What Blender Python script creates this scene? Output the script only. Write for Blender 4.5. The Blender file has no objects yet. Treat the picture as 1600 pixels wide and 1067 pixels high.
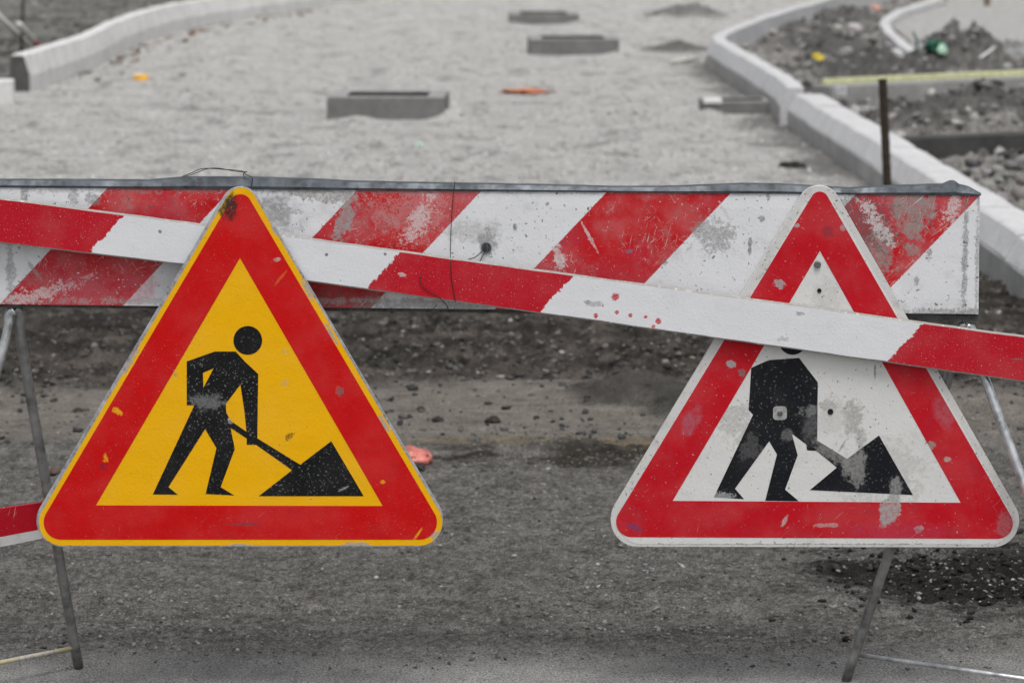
import bpy, bmesh, math, random
import numpy as np
from mathutils import Vector, Matrix
from mathutils.geometry import tessellate_polygon

random.seed(7)
RNG = np.random.default_rng(11)
sc = bpy.context.scene
col = sc.collection
R = math.radians

# ------------------------------------------------------------------ camera
F = 4550.0
PITCH = R(9.16)
CAM_H = 1.763
CT, ST = math.cos(PITCH), math.sin(PITCH)
cd = bpy.data.cameras.new("camera")
cd.sensor_width = 36.0
cd.lens = 36.0 * F / 1600.0
cd.clip_start = 0.1
cd.clip_end = 2000
cd.dof.use_dof = True
cd.dof.focus_distance = 6.22
cd.dof.aperture_fstop = 6.3
cam = bpy.data.objects.new("camera", cd)
cam.location = (0, 0, CAM_H)
cam.rotation_euler = (math.pi / 2 - PITCH, 0, 0)
col.objects.link(cam)
sc.camera = cam


def ray(px, py):
    v = (py - 533.5) / F
    return Vector(((px - 800) / F, CT - v * ST, -ST - v * CT))


def at(px, py, z=0.0):
    """measured photo point -> place on the level z"""
    d = ray(px, py)
    t = (z - CAM_H) / d.z
    return Vector((d.x * t, d.y * t, z))


def up(px, py, Y):
    """measured photo point -> place on the upright plane at depth Y"""
    d = ray(px, py)
    t = Y / d.y
    return Vector((d.x * t, Y, CAM_H + d.z * t))


# ------------------------------------------------------------------ numpy noise
_perm = RNG.permutation(4096)
_ang = RNG.random(4096) * 2 * math.pi
_gx, _gy = np.cos(_ang), np.sin(_ang)


def perlin(x, y, seed=0):
    x = np.asarray(x, float) + seed * 17.31
    y = np.asarray(y, float) + seed * 9.77
    xi, yi = np.floor(x).astype(np.int64), np.floor(y).astype(np.int64)
    xf, yf = x - xi, y - yi
    u = xf * xf * xf * (xf * (xf * 6 - 15) + 10)
    v = yf * yf * yf * (yf * (yf * 6 - 15) + 10)

    def g(ix, iy, dx, dy):
        h = _perm[(_perm[ix & 4095] + iy) & 4095]
        return _gx[h] * dx + _gy[h] * dy
    a = g(xi, yi, xf, yf); b = g(xi + 1, yi, xf - 1, yf)
    c = g(xi, yi + 1, xf, yf - 1); d = g(xi + 1, yi + 1, xf - 1, yf - 1)
    return (a + u * (b - a)) * (1 - v) + (c + u * (d - c)) * v


def fbm(x, y, n=4, seed=0, gain=0.5):
    s, a, t = 0, 1, 0
    for k in range(n):
        s = s + a * perlin(x * 2 ** k, y * 2 ** k, seed + k * 3)
        a *= gain
    return s


def billow(x, y, n=3, seed=0):
    s, a = 0, 1
    for k in range(n):
        s = s + a * np.abs(perlin(x * 2 ** k, y * 2 ** k, seed + k * 5))
        a *= 0.5
    return s


def ss(a, b, x):
    t = np.clip((x - a) / (b - a), 0, 1)
    return t * t * (3 - 2 * t)


# ------------------------------------------------------------------ object helpers
def tag(o, label=None, cat=None, group=None, kind=None):
    if label: o["label"] = label
    if cat: o["category"] = cat
    if group: o["group"] = group
    if kind: o["kind"] = kind
    return o


def empty(name, loc, label, cat, group=None):
    o = bpy.data.objects.new(name, None)
    o.location = loc
    o.empty_display_size = 0.1
    col.objects.link(o)
    return tag(o, label, cat, group)


def mesh_obj(name, verts, faces, mats, parent=None, origin=None, midx=None, smooth=False):
    """verts are world positions; origin is taken off when the thing has one"""
    org = Vector(origin) if origin is not None else (parent_origin(parent) if parent else Vector((0, 0, 0)))
    me = bpy.data.meshes.new(name)
    me.from_pydata([tuple(Vector(v) - org) for v in verts], [], [tuple(f) for f in faces])
    if not isinstance(mats, (list, tuple)): mats = [mats]
    for m in mats: me.materials.append(m)
    if midx: me.polygons.foreach_set("material_index", midx)
    me.validate()
    bm = bmesh.new(); bm.from_mesh(me)
    bmesh.ops.recalc_face_normals(bm, faces=bm.faces)
    bm.to_mesh(me); bm.free()
    if smooth:
        me.polygons.foreach_set("use_smooth", [True] * len(me.polygons))
    o = bpy.data.objects.new(name, me)
    col.objects.link(o)
    if parent: o.parent = parent
    elif origin is not None: o.location = origin
    return o


def parent_origin(p):
    v = Vector((0, 0, 0))
    while p:
        v += p.location
        p = p.parent
    return v


def tube(pts, r, n=10, caps=True, flat=1.0):
    """round bar along pts; r a number or one per point"""
    pts = [Vector(p) for p in pts]
    V, Fc = [], []
    t0 = (pts[1] - pts[0]).normalized()
    ref = Vector((0, 0, 1)) if abs(t0.z) < 0.9 else Vector((1, 0, 0))
    nx = t0.cross(ref).normalized()
    for i, p in enumerate(pts):
        a = pts[max(i - 1, 0)]; b = pts[min(i + 1, len(pts) - 1)]
        t = (b - a).normalized()
        nx = (nx - t * nx.dot(t)).normalized()
        ny = t.cross(nx)
        rr = r[i] if isinstance(r, (list, tuple)) else r
        for k in range(n):
            th = 2 * math.pi * k / n
            V.append(p + nx * (rr * math.cos(th)) + ny * (rr * flat * math.sin(th)))
    for i in range(len(pts) - 1):
        for k in range(n):
            k2 = (k + 1) % n
            Fc.append((i * n + k, i * n + k2, (i + 1) * n + k2, (i + 1) * n + k))
    if caps:
        Fc.append(tuple(range(n - 1, -1, -1)))
        Fc.append(tuple((len(pts) - 1) * n + k for k in range(n)))
    return V, Fc


def smooth_path(pts, m=8):
    """Catmull-Rom through pts"""
    P = [Vector(p) for p in pts]
    P = [P[0] * 2 - P[1]] + P + [P[-1] * 2 - P[-2]]
    out = []
    for i in range(1, len(P) - 2):
        for k in range(m):
            t = k / m
            a, b, c, d = P[i - 1], P[i], P[i + 1], P[i + 2]
            out.append(0.5 * ((2 * b) + (c - a) * t + (2 * a - 5 * b + 4 * c - d) * t * t + (3 * b - a - 3 * c + d) * t ** 3))
    out.append(P[-2])
    return out


def box(c, sx, sy, sz, rz=0.0, bev=0.0, tilt=None):
    bm = bmesh.new()
    bmesh.ops.create_cube(bm, size=1.0)
    bmesh.ops.scale(bm, vec=(sx, sy, sz), verts=bm.verts)
    if bev:
        bmesh.ops.bevel(bm, geom=list(bm.edges), offset=bev, segments=2, affect='EDGES', profile=0.6)
    M = Matrix.Translation(Vector(c)) @ Matrix.Rotation(rz, 4, 'Z')
    if tilt: M = M @ Matrix.Rotation(tilt, 4, 'Y')
    bmesh.ops.transform(bm, matrix=M, verts=bm.verts)
    bm.verts.index_update()
    V = [v.co.copy() for v in bm.verts]
    Fc = [[v.index for v in f.verts] for f in bm.faces]
    bm.free()
    return V, Fc


def merge(*parts):
    V, Fc = [], []
    for v, f in parts:
        o = len(V)
        V += list(v)
        Fc += [tuple(i + o for i in ff) for ff in f]
    return V, Fc


def slab(loops, depth):
    """upright flat shape: loops of world points (first outer, then holes) on one plane, thickened backwards (+Y)"""
    tris = tessellate_polygon([[Vector((p.x, p.z, 0)) for p in lp] for lp in loops])
    flat = [p for lp in loops for p in lp]
    n = len(flat)
    V = [Vector(p) for p in flat] + [Vector((p.x, p.y + depth, p.z)) for p in flat]
    Fc = [tuple(t) for t in tris] + [tuple(i + n for i in reversed(t)) for t in tris]
    o = 0
    for lp in loops:
        m = len(lp)
        for i in range(m):
            j = (i + 1) % m
            Fc.append((o + i, o + j, n + o + j, n + o + i))
        o += m
    return V, Fc


def round_poly(P, rads, seg=10):
    """corners P (x,z pairs) rounded"""
    out = []
    n = len(P)
    for i in range(n):
        p = Vector(P[i]); a = Vector(P[i - 1]); b = Vector(P[(i + 1) % n])
        da, db = (a - p).normalized(), (b - p).normalized()
        ang = da.angle(db)
        r = rads[i]
        d = r / math.tan(ang / 2)
        c = p + (da + db).normalized() * (r / math.sin(ang / 2))
        s, e = p + da * d - c, p + db * d - c
        a0 = math.atan2(s.y, s.x); a1 = math.atan2(e.y, e.x)
        while a1 - a0 > math.pi: a1 -= 2 * math.pi
        while a1 - a0 < -math.pi: a1 += 2 * math.pi
        for k in range(seg + 1):
            t = a0 + (a1 - a0) * k / seg
            out.append((c.x + r * math.cos(t), c.y + r * math.sin(t)))
    return out


# ------------------------------------------------------------------ materials
class Mat:
    def __init__(s, name):
        s.m = bpy.data.materials.new(name)
        s.m.use_nodes = True
        s.nt = s.m.node_tree
        s.b = s.nt.nodes["Principled BSDF"]
        s.tc = s.n("ShaderNodeTexCoord").outputs["Object"]
        s.geo = None
        s._sep = None

    def n(s, t):
        return s.nt.nodes.new(t)

    def link(s, a, b):
        s.nt.links.new(a, b)

    def set(s, sock, v):
        if hasattr(v, "is_linked") or isinstance(v, bpy.types.NodeSocket): s.link(v, sock)
        elif isinstance(v, (tuple, list)) and len(v) == 3 and sock.type == 'RGBA': sock.default_value = (*v, 1)
        else: sock.default_value = v

    def xyz(s):
        if not s._sep:
            q = s.n("ShaderNodeSeparateXYZ"); s.link(s.tc, q.inputs[0]); s._sep = q
        return s._sep.outputs

    def map(s, loc=(0, 0, 0), rot=(0, 0, 0), scale=(1, 1, 1), vec=None):
        q = s.n("ShaderNodeMapping")
        s.link(vec or s.tc, q.inputs[0])
        q.inputs["Location"].default_value = loc
        q.inputs["Rotation"].default_value = rot
        q.inputs["Scale"].default_value = scale
        return q.outputs[0]

    def noise(s, scale, detail=4.0, rough=0.55, vec=None, dist=0.0):
        q = s.n("ShaderNodeTexNoise")
        s.link(vec or s.tc, q.inputs["Vector"])
        q.inputs["Scale"].default_value = scale
        q.inputs["Detail"].default_value = detail
        q.inputs["Roughness"].default_value = rough
        q.inputs["Distortion"].default_value = dist
        return q.outputs[0]

    def voronoi(s, scale, vec=None, out="Distance", feat='F1'):
        q = s.n("ShaderNodeTexVoronoi")
        q.feature = feat
        s.link(vec or s.tc, q.inputs["Vector"])
        q.inputs["Scale"].default_value = scale
        return q.outputs[out]

    def math(s, op, a, b=0.0, c=None, clamp=False):
        q = s.n("ShaderNodeMath"); q.operation = op; q.use_clamp = clamp
        s.set(q.inputs[0], a); s.set(q.inputs[1], b)
        if c is not None: s.set(q.inputs[2], c)
        return q.outputs[0]

    def rng(s, v, a, b, lo=0.0, hi=1.0):
        q = s.n("ShaderNodeMapRange")
        q.interpolation_type = 'SMOOTHSTEP'
        s.set(q.inputs["Value"], v)
        q.inputs["From Min"].default_value = a; q.inputs["From Max"].default_value = b
        q.inputs["To Min"].default_value = lo; q.inputs["To Max"].default_value = hi
        return q.outputs[0]

    def mix(s, f, a, b, mode='MIX'):
        q = s.n("ShaderNodeMix"); q.data_type = 'RGBA'; q.blend_type = mode
        s.set(q.inputs[0], f)
        s.set(q.inputs[6], a); s.set(q.inputs[7], b)
        return q.outputs[2]

    def stain(s, cx, cz, rx, rz, rot=0.0, soft=0.35, jit=1.2, nscale=90.0):
        x, y, z = s.xyz()
        dx = s.math('SUBTRACT', x, cx); dz = s.math('SUBTRACT', z, cz)
        c, q = math.cos(rot), math.sin(rot)
        u = s.math('ADD', s.math('MULTIPLY', dx, c / rx), s.math('MULTIPLY', dz, q / rx))
        v = s.math('ADD', s.math('MULTIPLY', dx, -q / rz), s.math('MULTIPLY', dz, c / rz))
        d = s.math('SQRT', s.math('ADD', s.math('MULTIPLY', u, u), s.math('MULTIPLY', v, v)))
        nz = s.math('ADD', s.math('MULTIPLY', s.math('SUBTRACT', s.noise(nscale, 6, 0.72), 0.5), jit * 2.1),
                    s.math('MULTIPLY', s.math('SUBTRACT', s.noise(nscale * 0.3, 3, 0.6, s.map(loc=(cx * 9, 0, cz * 7))), 0.5), jit * 1.3))
        d = s.math('ADD', d, nz)
        return s.math('MULTIPLY', s.rng(d, 1 + soft * .6, 1 - soft * .6), s.rng(s.noise(nscale * 1.9, 4, .7, s.map(loc=(cz * 5, 1, cx * 4))), .36, .56, .45, 1.0))

    def bump(s, h, dist=0.002, strength=0.6):
        q = s.n("ShaderNodeBump")
        q.inputs["Distance"].default_value = dist
        q.inputs["Strength"].default_value = strength
        s.link(h, q.inputs["Height"])
        s.link(q.outputs[0], s.b.inputs["Normal"])

    def out(s, color, rough=0.6, metal=0.0, spec=0.4):
        s.set(s.b.inputs["Base Color"], color)
        s.set(s.b.inputs["Roughness"], rough)
        s.set(s.b.inputs["Metallic"], metal)
        s.b.inputs["Specular IOR Level"].default_value = spec
        return s.m


def scratches(m, amount=0.66, scale=1.0):
    """thin worn lines in several directions, gathered in patches"""
    t = None
    for k, (deg, lx, lz, dl) in enumerate(((40, 14, 360, 0.0), (-55, 20, 420, .01), (75, 17, 380, .005), (12, 24, 440, .015))):
        w = m.map(vec=m.map(loc=(k * 3.3, k, k * 1.7), rot=(0, R(deg), 0)), scale=(lx * 1.3 * scale, 20, lz * 1.5 * scale))
        q = m.noise(1, 2, 0.5, w)
        q = m.rng(q, amount + dl + .025, amount + dl + 0.065)
        t = q if t is None else m.math('MAXIMUM', t, q)
    g = m.noise(9, 4, 0.65, m.map(loc=(5, 2, 9)))
    return m.math('MULTIPLY', t, m.rng(g, 0.47, 0.60))


def painted(name, base, chip=(0.62, 0.6, 0.58), chips=0.70, chip_scale=330, scr=0.65, grime=(0.22, 0.2, 0.18),
            grime_amt=0.35, rough=0.45, stains=(), masks=(), spec=0.18, fade=0.12, scr_amt=0.8, grain=None, blk=.735):
    """weathered paint. masks: callables(m, colour) -> colour, run before the wear; stains: (mask args, colour, strength)"""
    m = Mat(name)
    c = base
    for f in masks: c = f(m, c)
    # patchy fading of the paint itself
    c = m.mix(m.math('MULTIPLY', m.rng(m.noise(9, 5, 0.6, m.map(loc=(2, 7, 1))), 0.4, 0.7), fade), c, (0.62, 0.6, 0.6))
    if grain:
        c = m.mix(grain, c, m.mix(m.noise(1, 3, 0.6, m.map(scale=(9, 60, 130))), (0.5, 0.5, 0.5), (0.95, 0.95, 0.95)), 'MULTIPLY')
    gm = m.math('MULTIPLY', m.rng(m.noise(14, 6, 0.7, m.map(loc=(8, 3, 4))), 0.5, 0.78), grime_amt)
    c = m.mix(gm, c, grime)
    for (args, colr, st) in stains:
        c = m.mix(m.math('MULTIPLY', m.stain(*args[:4], **(args[4] if len(args) > 4 else {})), st), c, colr)
    ch = m.rng(m.noise(chip_scale, 2, 0.5), chips, chips + 0.03)
    big = m.rng(m.noise(5, 2, 0.5, m.map(loc=(1, 4, 6))), 0.4, 0.6, 0.25, 1.0)
    c = m.mix(m.math('MULTIPLY', ch, big), c, chip)
    c = m.mix(m.math('MULTIPLY', scratches(m, scr), scr_amt), c, chip)
    spots = m.rng(m.noise(120, 2, 0.5, m.map(loc=(9, 9, 3))), blk, blk + .025)
    blk_ = m.rng(m.noise(45, 5, 0.75, m.map(loc=(2, 9, 5))), blk - .01, blk + .05)
    spots = m.math('MAXIMUM', spots, m.math('MULTIPLY', blk_, .8))
    c = m.mix(m.math('MULTIPLY', spots, 0.8), c, (0.1, 0.095, 0.09))
    m.bump(m.math('ADD', m.noise(160, 4, 0.6), m.math('MULTIPLY', m.noise(11, 2, .5), 3.5)), 0.0012, 0.6)
    rr = m.rng(m.noise(20, 4, 0.6), 0.3, 0.7, rough - 0.1, rough + 0.2)
    return m.out(c, rr, 0, spec)


def concrete(name, albedo, var=0.35, scale=1.0, streak=0.0, tint=(1, 0.99, 0.965)):
    m = Mat(name)
    a = tuple(albedo * t for t in tint)
    c = m.mix(m.rng(m.noise(5 * scale, 6, 0.7), 0.3, 0.7), tuple(x * (1 - var) for x in a), tuple(x * (1 + var * 0.6) for x in a))
    c = m.mix(m.rng(m.noise(70 * scale, 3, 0.6), 0.35, 0.7, 0, 0.5), c, tuple(x * 0.55 for x in a))
    if streak:
        w = m.noise(1, 3, 0.6, m.map(scale=(26, 14, 2)))
        c = m.mix(m.rng(w, 0.5, 0.72, 0, streak), c, tuple(x * 0.5 for x in a))
    m.bump(m.noise(55 * scale, 5, 0.7), 0.006, 0.5)
    return m.out(c, 0.9, 0, 0.2)


def galvanised(name, base=(0.30, 0.31, 0.33), rough=0.5, metal=0.75, rust=0.15, sc_=1.0):
    m = Mat(name)
    c = m.mix(m.rng(m.noise(30 * sc_, 5, 0.7), 0.35, 0.68), tuple(x * 0.6 for x in base), tuple(min(1, x * 1.5) for x in base))
    c = m.mix(m.rng(m.voronoi(120 * sc_), 0.2, 0.7, 0, 0.35), c, tuple(min(1, x * 1.9) for x in base))
    c = m.mix(m.rng(m.noise(16, 6, 0.75, m.map(loc=(4, 4, 1))), 0.58, 0.75, 0, rust), c, (0.12, 0.085, 0.055))
    m.bump(m.noise(60, 4, 0.6), 0.001, 0.5)
    return m.out(c, m.rng(m.noise(25, 4, 0.6), 0.3, 0.7, rough - 0.12, rough + 0.18), metal, 0.5)


def plain(name, base, rough=0.6, var=0.3, scale=30, metal=0.0, bump=0.002):
    m = Mat(name)
    c = m.mix(m.rng(m.noise(scale, 5, 0.65), 0.3, 0.7), tuple(x * (1 - var) for x in base), tuple(min(1, x * (1 + var)) for x in base))
    m.bump(m.noise(scale * 2, 4, 0.6), bump, 0.6)
    return m.out(c, rough, metal, 0.35)


# ------------------------------------------------------------------ light
w = bpy.data.worlds.new("World")
sc.world = w
w.use_nodes = True
wn = w.node_tree
sky = wn.nodes.new("ShaderNodeTexSky")
sky.sky_type = 'NISHITA'
sky.sun_disc = False
SUN_EL, SUN_AZ = R(68), R(168)
sky.sun_elevation = SUN_EL
sky.sun_rotation = SUN_AZ
sky.dust_density = 4.0
sky.air_density = 1.0
hs = wn.nodes.new("ShaderNodeHueSaturation")
hs.inputs["Saturation"].default_value = 0.22      # grey overcast sky
wn.links.new(sky.outputs[0], hs.inputs["Color"])
wn.links.new(hs.outputs[0], wn.nodes["Background"].inputs[0])
wn.nodes["Background"].inputs[1].default_value = 0.14
sd = bpy.data.lights.new("sun", 'SUN')
sd.energy = 1.5
sd.angle = R(20)
sd.color = (1.0, 0.97, 0.93)
sun = bpy.data.objects.new("sun", sd)
dsun = Vector((math.sin(SUN_AZ) * math.cos(SUN_EL), math.cos(SUN_AZ) * math.cos(SUN_EL), math.sin(SUN_EL)))
sun.rotation_euler = dsun.to_track_quat('Z', 'Y').to_euler()
sun.location = (0, 0, 20)
col.objects.link(sun)
sc.view_settings.view_transform = 'Standard'
sc.view_settings.look = 'None'
sc.view_settings.exposure = 0.1
sc.view_settings.gamma = 1.0

# ------------------------------------------------------------------ ground
LK = [(47, 144), (142, 109), (212, 72), (300, 45), (420, 25), (560, 5), (760, -18)]
LK = [at(*p) for p in LK]
LKY = np.array([p.y for p in LK]); LKX = np.array([p.x for p in LK])
RK_NEAR = [Vector((1.915, 20.35, 0)), Vector((1.99, 18.0, 0)), Vector((2.05, 15.5, 0)), Vector((2.10, 12.8, 0)), Vector((2.16, 10.4, 0))]
RK_FAR = [Vector((1.885, 20.5, 0)), Vector((1.90, 20.9, 0)), Vector((1.905, 21.5, 0)), Vector((1.87, 23.4, 0)), Vector((1.80, 25.4, 0)), Vector((1.79, 26.9, 0)),
          Vector((2.00, 28.2, 0)), Vector((2.38, 30.0, 0)), Vector((3.15, 33.2, 0)), Vector((4.4, 37.5, 0)), Vector((6.5, 43, 0))]
RKY = np.array([10.4, 12.8, 15.5, 18, 20.35, 23.4, 26.9, 28.2, 30.0, 33.2, 37.5, 43])
RKX = np.array([2.16, 2.1, 2.05, 1.99, 1.915, 1.9, 1.84, 2.0, 2.38, 3.15, 4.4, 6.5])

# (photo x, photo y, level, radius x, radius y, height)
MOUNDS = [(1500, 100, .08, .38, .9, .34), (1548, 110, .08, .30, .8, .15), (1395, 112, .08, .42, 1.0, .15), (1330, 112, .08, .35, 1.0, .10),
          (1230, 45, .08, .4, 1.2, .10), (1290, 70, .08, .5, 1.3, .12), (1425, 196, .08, .30, .5, .16), (1500, 178, .08, .38, .6, .17),
          (1575, 175, .08, .35, .6, .15), (1450, 110, .08, .2, .6, .1), (1320, 28, .08, .5, 1.4, .12), (1565, 208, .08, .4, .4, .05),
          (1060, 78, 0, .26, .45, .10), (1075, 26, 0, .5, 1.1, .15), (1000, 618, 0, .24, .28, .07), (900, 700, 0, .35, .12, .02),
          (740, 706, 0, .25, .10, .015), (975, 722, 0, .1, .08, .025), (1105, 640, 0, .2, .2, .05), (1580, 860, 0, .25, .25, .012), (705, 186, 0, .16, .3, .07), (972, 86, 0, .16, .3, .07), (910, 39, 0, .2, .4, .06), (800, 41, 0, .2, .3, .05), (1110, 182, 0, .12, .2, .05), (560, 190, 0, .2, .12, .04), (1555, 640, 0, .25, .25, .05)]
MW = [(at(a, b, c), rx, ry, h) for a, b, c, rx, ry, h in MOUNDS]
PAVE_Y = at(1500, 63, .08).y


def masks(x, y):
    wob = 0.22 * fbm(x * 0.9, y * 0.7, 4, 1)
    Yw = y + wob + .14 * fbm(x * 3.1, y * 3, 4, 2)
    xr = np.interp(y, RKY, RKX)
    right = ss(0.12, 0.2, x - xr) * ss(9.0, 11.5, y + wob * 2)
    xl = np.interp(y, LKY, LKX)
    left = ss(0.1, 0.25, xl - x) * ss(22.2, 23.0, y)
    soil = ss(9.85, 10.2, Yw) * (1 - ss(13.2, 14.0, Yw))
    grav = ss(13.2, 14.0, Yw)
    pale = ss(8.85, 9.15, Yw) * (1 - ss(9.85, 10.2, Yw))
    near = 1 - ss(6.3, 6.62, y + 0.35 * wob)
    pave = ss(0.0, 0.15, x - np.interp(y, [PAVE_Y, 30, 33, 40], [3.9, 3.98, 4.15, 5.6])) * ss(PAVE_Y - .1, PAVE_Y + .1, y)
    return right, left, soil, grav, pale, near, pave


def foot(x, y):
    """strip of darker earth along the foot of the right kerb, and the dug line left of the nearest frame with its shade"""
    xr = np.interp(y, RKY, RKX)
    a = ss(-.42, -.08, x - xr + .3 * fbm(x * 2, y * 1.2, 4, 70)) * (1 - ss(.0, .1, x - xr)) * ss(13.5, 14.5, y) * (1 - ss(27.5, 28.5, y))
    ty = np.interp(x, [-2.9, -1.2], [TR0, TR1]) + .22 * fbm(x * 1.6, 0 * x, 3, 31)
    b = np.exp(-((y - ty) / .17) ** 2) * ss(-2.9, -2.5, x) * (1 - ss(-1.3, -1.15, x)) * ss(-.35, .15, fbm(x * 3, y * 2, 3, 71))  # shade of the groove, laid dark into the ground colour
    d = ((x - MW[12][0].x) / .34) ** 2 + ((y - MW[12][0].y) / .6) ** 2
    c = ss(1.6, .7, d + .5 * fbm(x * 4, y * 3, 3, 72))
    return np.maximum(np.maximum(a, b), c)


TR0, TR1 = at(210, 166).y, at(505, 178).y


def height(x, y):
    right, left, soil, grav, pale, near, pave = masks(x, y)
    road = (1 - soil) * (1 - grav) * (1 - pale) * (1 - near)
    n1 = billow(x * 7, y * 5, 4, 3)
    hz = soil * ((n1 - 0.35) * 0.06 + 0.035 * fbm(x * 1.6, y * 3.4, 3, 8) + 0.03 * (billow(x * 19, y * 15, 4, 33) - .35))
    hz = hz + road * (0.010 * fbm(x * 5, y * 9, 4, 5) + 0.006 * (billow(x * 22, y * 22, 2, 6) - .3) + 0.006 * perlin(x * .5, y * 4.2, 21))
    hz = hz + pale * (0.006 * fbm(x * 6, y * 8, 4, 9))
    hz = hz + near * 0.003 * fbm(x * 9, y * 9, 3, 10)
    g = grav * (1 - right) * (1 - left)
    hz = hz + g * (0.016 * fbm(x * 1.1, y * 0.9, 3, 12) + 0.004 * fbm(x * 7, y * 4, 2, 13))
    rm = right * (1 - pave)
    hz = hz * (1 - right) + rm * (0.05 + 0.14 * (billow(x * 3.6, y * 2.4, 5, 14) - .3) + 0.05 * fbm(x * 1.2, y * .8, 3, 15) + .07 * (billow(x * 11, y * 7, 4, 34) - .3)) + pave * right * 0.06
    hz = hz + left * (0.03 + 0.03 * fbm(x * 1.1, y * .5, 3, 16) + .06 * (billow(x * 6, y * 4, 4, 39) - .3))
    lump = 1 + 0.55 * fbm(x * 5, y * 4, 3, 18)
    for p, rx, ry, h in MW:
        d = ((x - p.x) / rx) ** 2 + ((y - p.y) / ry) ** 2
        hz = hz + h * np.exp(-d * 1.6) * lump * (1 - 0.9 * pave * right)
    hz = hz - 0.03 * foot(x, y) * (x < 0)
    p = at(1530, 900)
    d = ((x - p.x) / .42) ** 2 + ((y - p.y) / .36) ** 2
    hz = hz + ss(1.3, .3, d) * (.03 * (billow(x * 14, y * 20, 4, 35) - .3) + .012 * fbm(x * 3, y * 14, 3, 36))
    p = at(960, 712)
    d = ((x - p.x) / .55) ** 2 + ((y - p.y) / .2) ** 2
    hz = hz + ss(1.3, .3, d) * (.03 * (billow(x * 10, y * 14, 4, 37) - .3))
    # fine roughness of the packed dirt
    hz = hz + .004 * (1 - near) * (y < 13) * fbm(x * 40, y * 40, 2, 38)
    return hz


def zat(x, y):
    return float(height(np.array([x]), np.array([y]))[0])


def albedo(x, y):
    right, left, soil, grav, pale, near, pave = masks(x, y)
    n = len(x)
    C = np.empty((n, 3))

    def lay(m, c):
        c = np.asarray(c, float)
        C[:] = C * (1 - m)[:, None] + (c if c.ndim == 2 else c[None, :]) * m[:, None]
    f1 = fbm(x * 3, y * 3, 5, 40); f2 = fbm(x * 14, y * 10, 4, 41, 0.6); st = fbm(x * 1.0, y * 7, 4, 42)
    g = lambda base, a: np.asarray(base)[None, :] * a[:, None]
    C[:] = g((.160, .153, .142), 1 + 0.14 * f1 + 0.4 * f2 + 0.18 * st + .2 * fbm(x * 6, y * 30, 3, 49) + .7 * fbm(x * 60, y * 45, 2, 48))
    scab = ss(.12, .34, fbm(x * 13, y * 19, 5, 50, .78))
    lay(scab * .45, (.062, .058, .053))
    lay(near, g((.32, .315, .30), 1 + 0.15 * f1 + .2 * f2))
    lay(pale, g((.205, .186, .163), 1 + 0.2 * f1 + 0.3 * f2 + .3 * fbm(x * 4, y * 30, 3, 49)))
    lay(soil, g((.062, .056, .049), 1 + 0.7 * f1 + 0.8 * f2))
    lay(ss(.1, .45, fbm(x * 3, y * 11, 5, 51, .6)) * soil * .7, (.15, .13, .112))
    lay(ss(.1, .35, fbm(x * 2.2, y * 9, 5, 52, .6)) * soil * .8, (.024, .021, .019))
    lay(grav, g((.49, .482, .465), 1 + 0.2 * f1 + 0.12 * f2))
    pt = ss(0.22, 0.6, fbm(x * 3.2, y * 1.8, 6, 43, .7))
    lay(pt * grav * .6, (.17, .165, .157))
    rs = ss(-.35, .2, fbm(x * 1.7, y * 1.1, 5, 44, .6))
    lay(right, g((.115, .111, .104), 1 + .6 * f2) * (1 - rs)[:, None] + g((.29, .28, .265), 1 + .6 * f2) * rs[:, None])
    lay(right * pave, g((.44, .435, .42), 1 + .15 * f2))
    lf = ss(-.1, .4, fbm(x * .9, y * 1.0, 5, 45, .6))
    lay(left, g((.19, .19, .172), 1 + .25 * f2) * (1 - lf)[:, None] + g((.085, .085, .078), 1 + .3 * f2) * lf[:, None])
    for p, rx, ry, h in MW[:14]:
        d = ((x - p.x) / rx) ** 2 + ((y - p.y) / ry) ** 2
        lay(ss(1.4, .5, d + 0.6 * f1) * .75, g((.105, .101, .096), 1 + .6 * f2))
    for p, rx, ry, h in (MW[14], MW[18]):
        d = ((x - p.x) / rx) ** 2 + ((y - p.y) / ry) ** 2
        lay(ss(1.6, .6, d + 0.8 * f1) * .85, g((.055, .052, .046), 1 + .7 * f2))
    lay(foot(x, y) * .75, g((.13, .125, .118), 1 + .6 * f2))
    # damp dark ground by the right-hand leg, and along the ridge
    p = at(1530, 900)
    d = ((x - p.x) / .42) ** 2 + ((y - p.y) / .36) ** 2
    lay(ss(1.5, .3, d + 0.7 * f1 + 0.6 * st + .8 * fbm(x * 4, y * 30, 3, 49)) * .95, g((.016, .0145, .013), 1 + .7 * f2))
    p = at(960, 712)
    d = ((x - p.x) / .55) ** 2 + ((y - p.y) / .14) ** 2
    lay(ss(1.3, .3, d + 0.8 * f1 + 1.0 * fbm(x * 4, y * 26, 3, 53)) * .9, g((.035, .029, .022), 1 + .9 * f2))
    p = at(870, 692)
    d = ((x - p.x) / .5) ** 2 + ((y - p.y) / .12) ** 2
    lay(ss(1.3, .2, d + 1.2 * fbm(x * 4, y * 26, 3, 54)) * .75, g((.19, .15, .09), 1 + .7 * f2))
    # pale cement patches behind the right kerb
    for (a, b, rx, ry) in ((1395, 176, .22, .7), (1215, 28, .25, 1.0), (1545, 214, .35, .55), (1570, 290, .35, 1.2), (1590, 76, .3, .5), (1450, 70, .2, .8)):
        p = at(a, b, .08)
        d = ((x - p.x) / rx) ** 2 + ((y - p.y) / ry) ** 2
        lay(ss(1.2, .6, d + 0.5 * f1) * right * .85, g((.36, .365, .37) if b in (176, 28, 76, 70) else (.28, .27, .25), 1 + .35 * f2))
    return np.clip(C, .008, .8)


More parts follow.
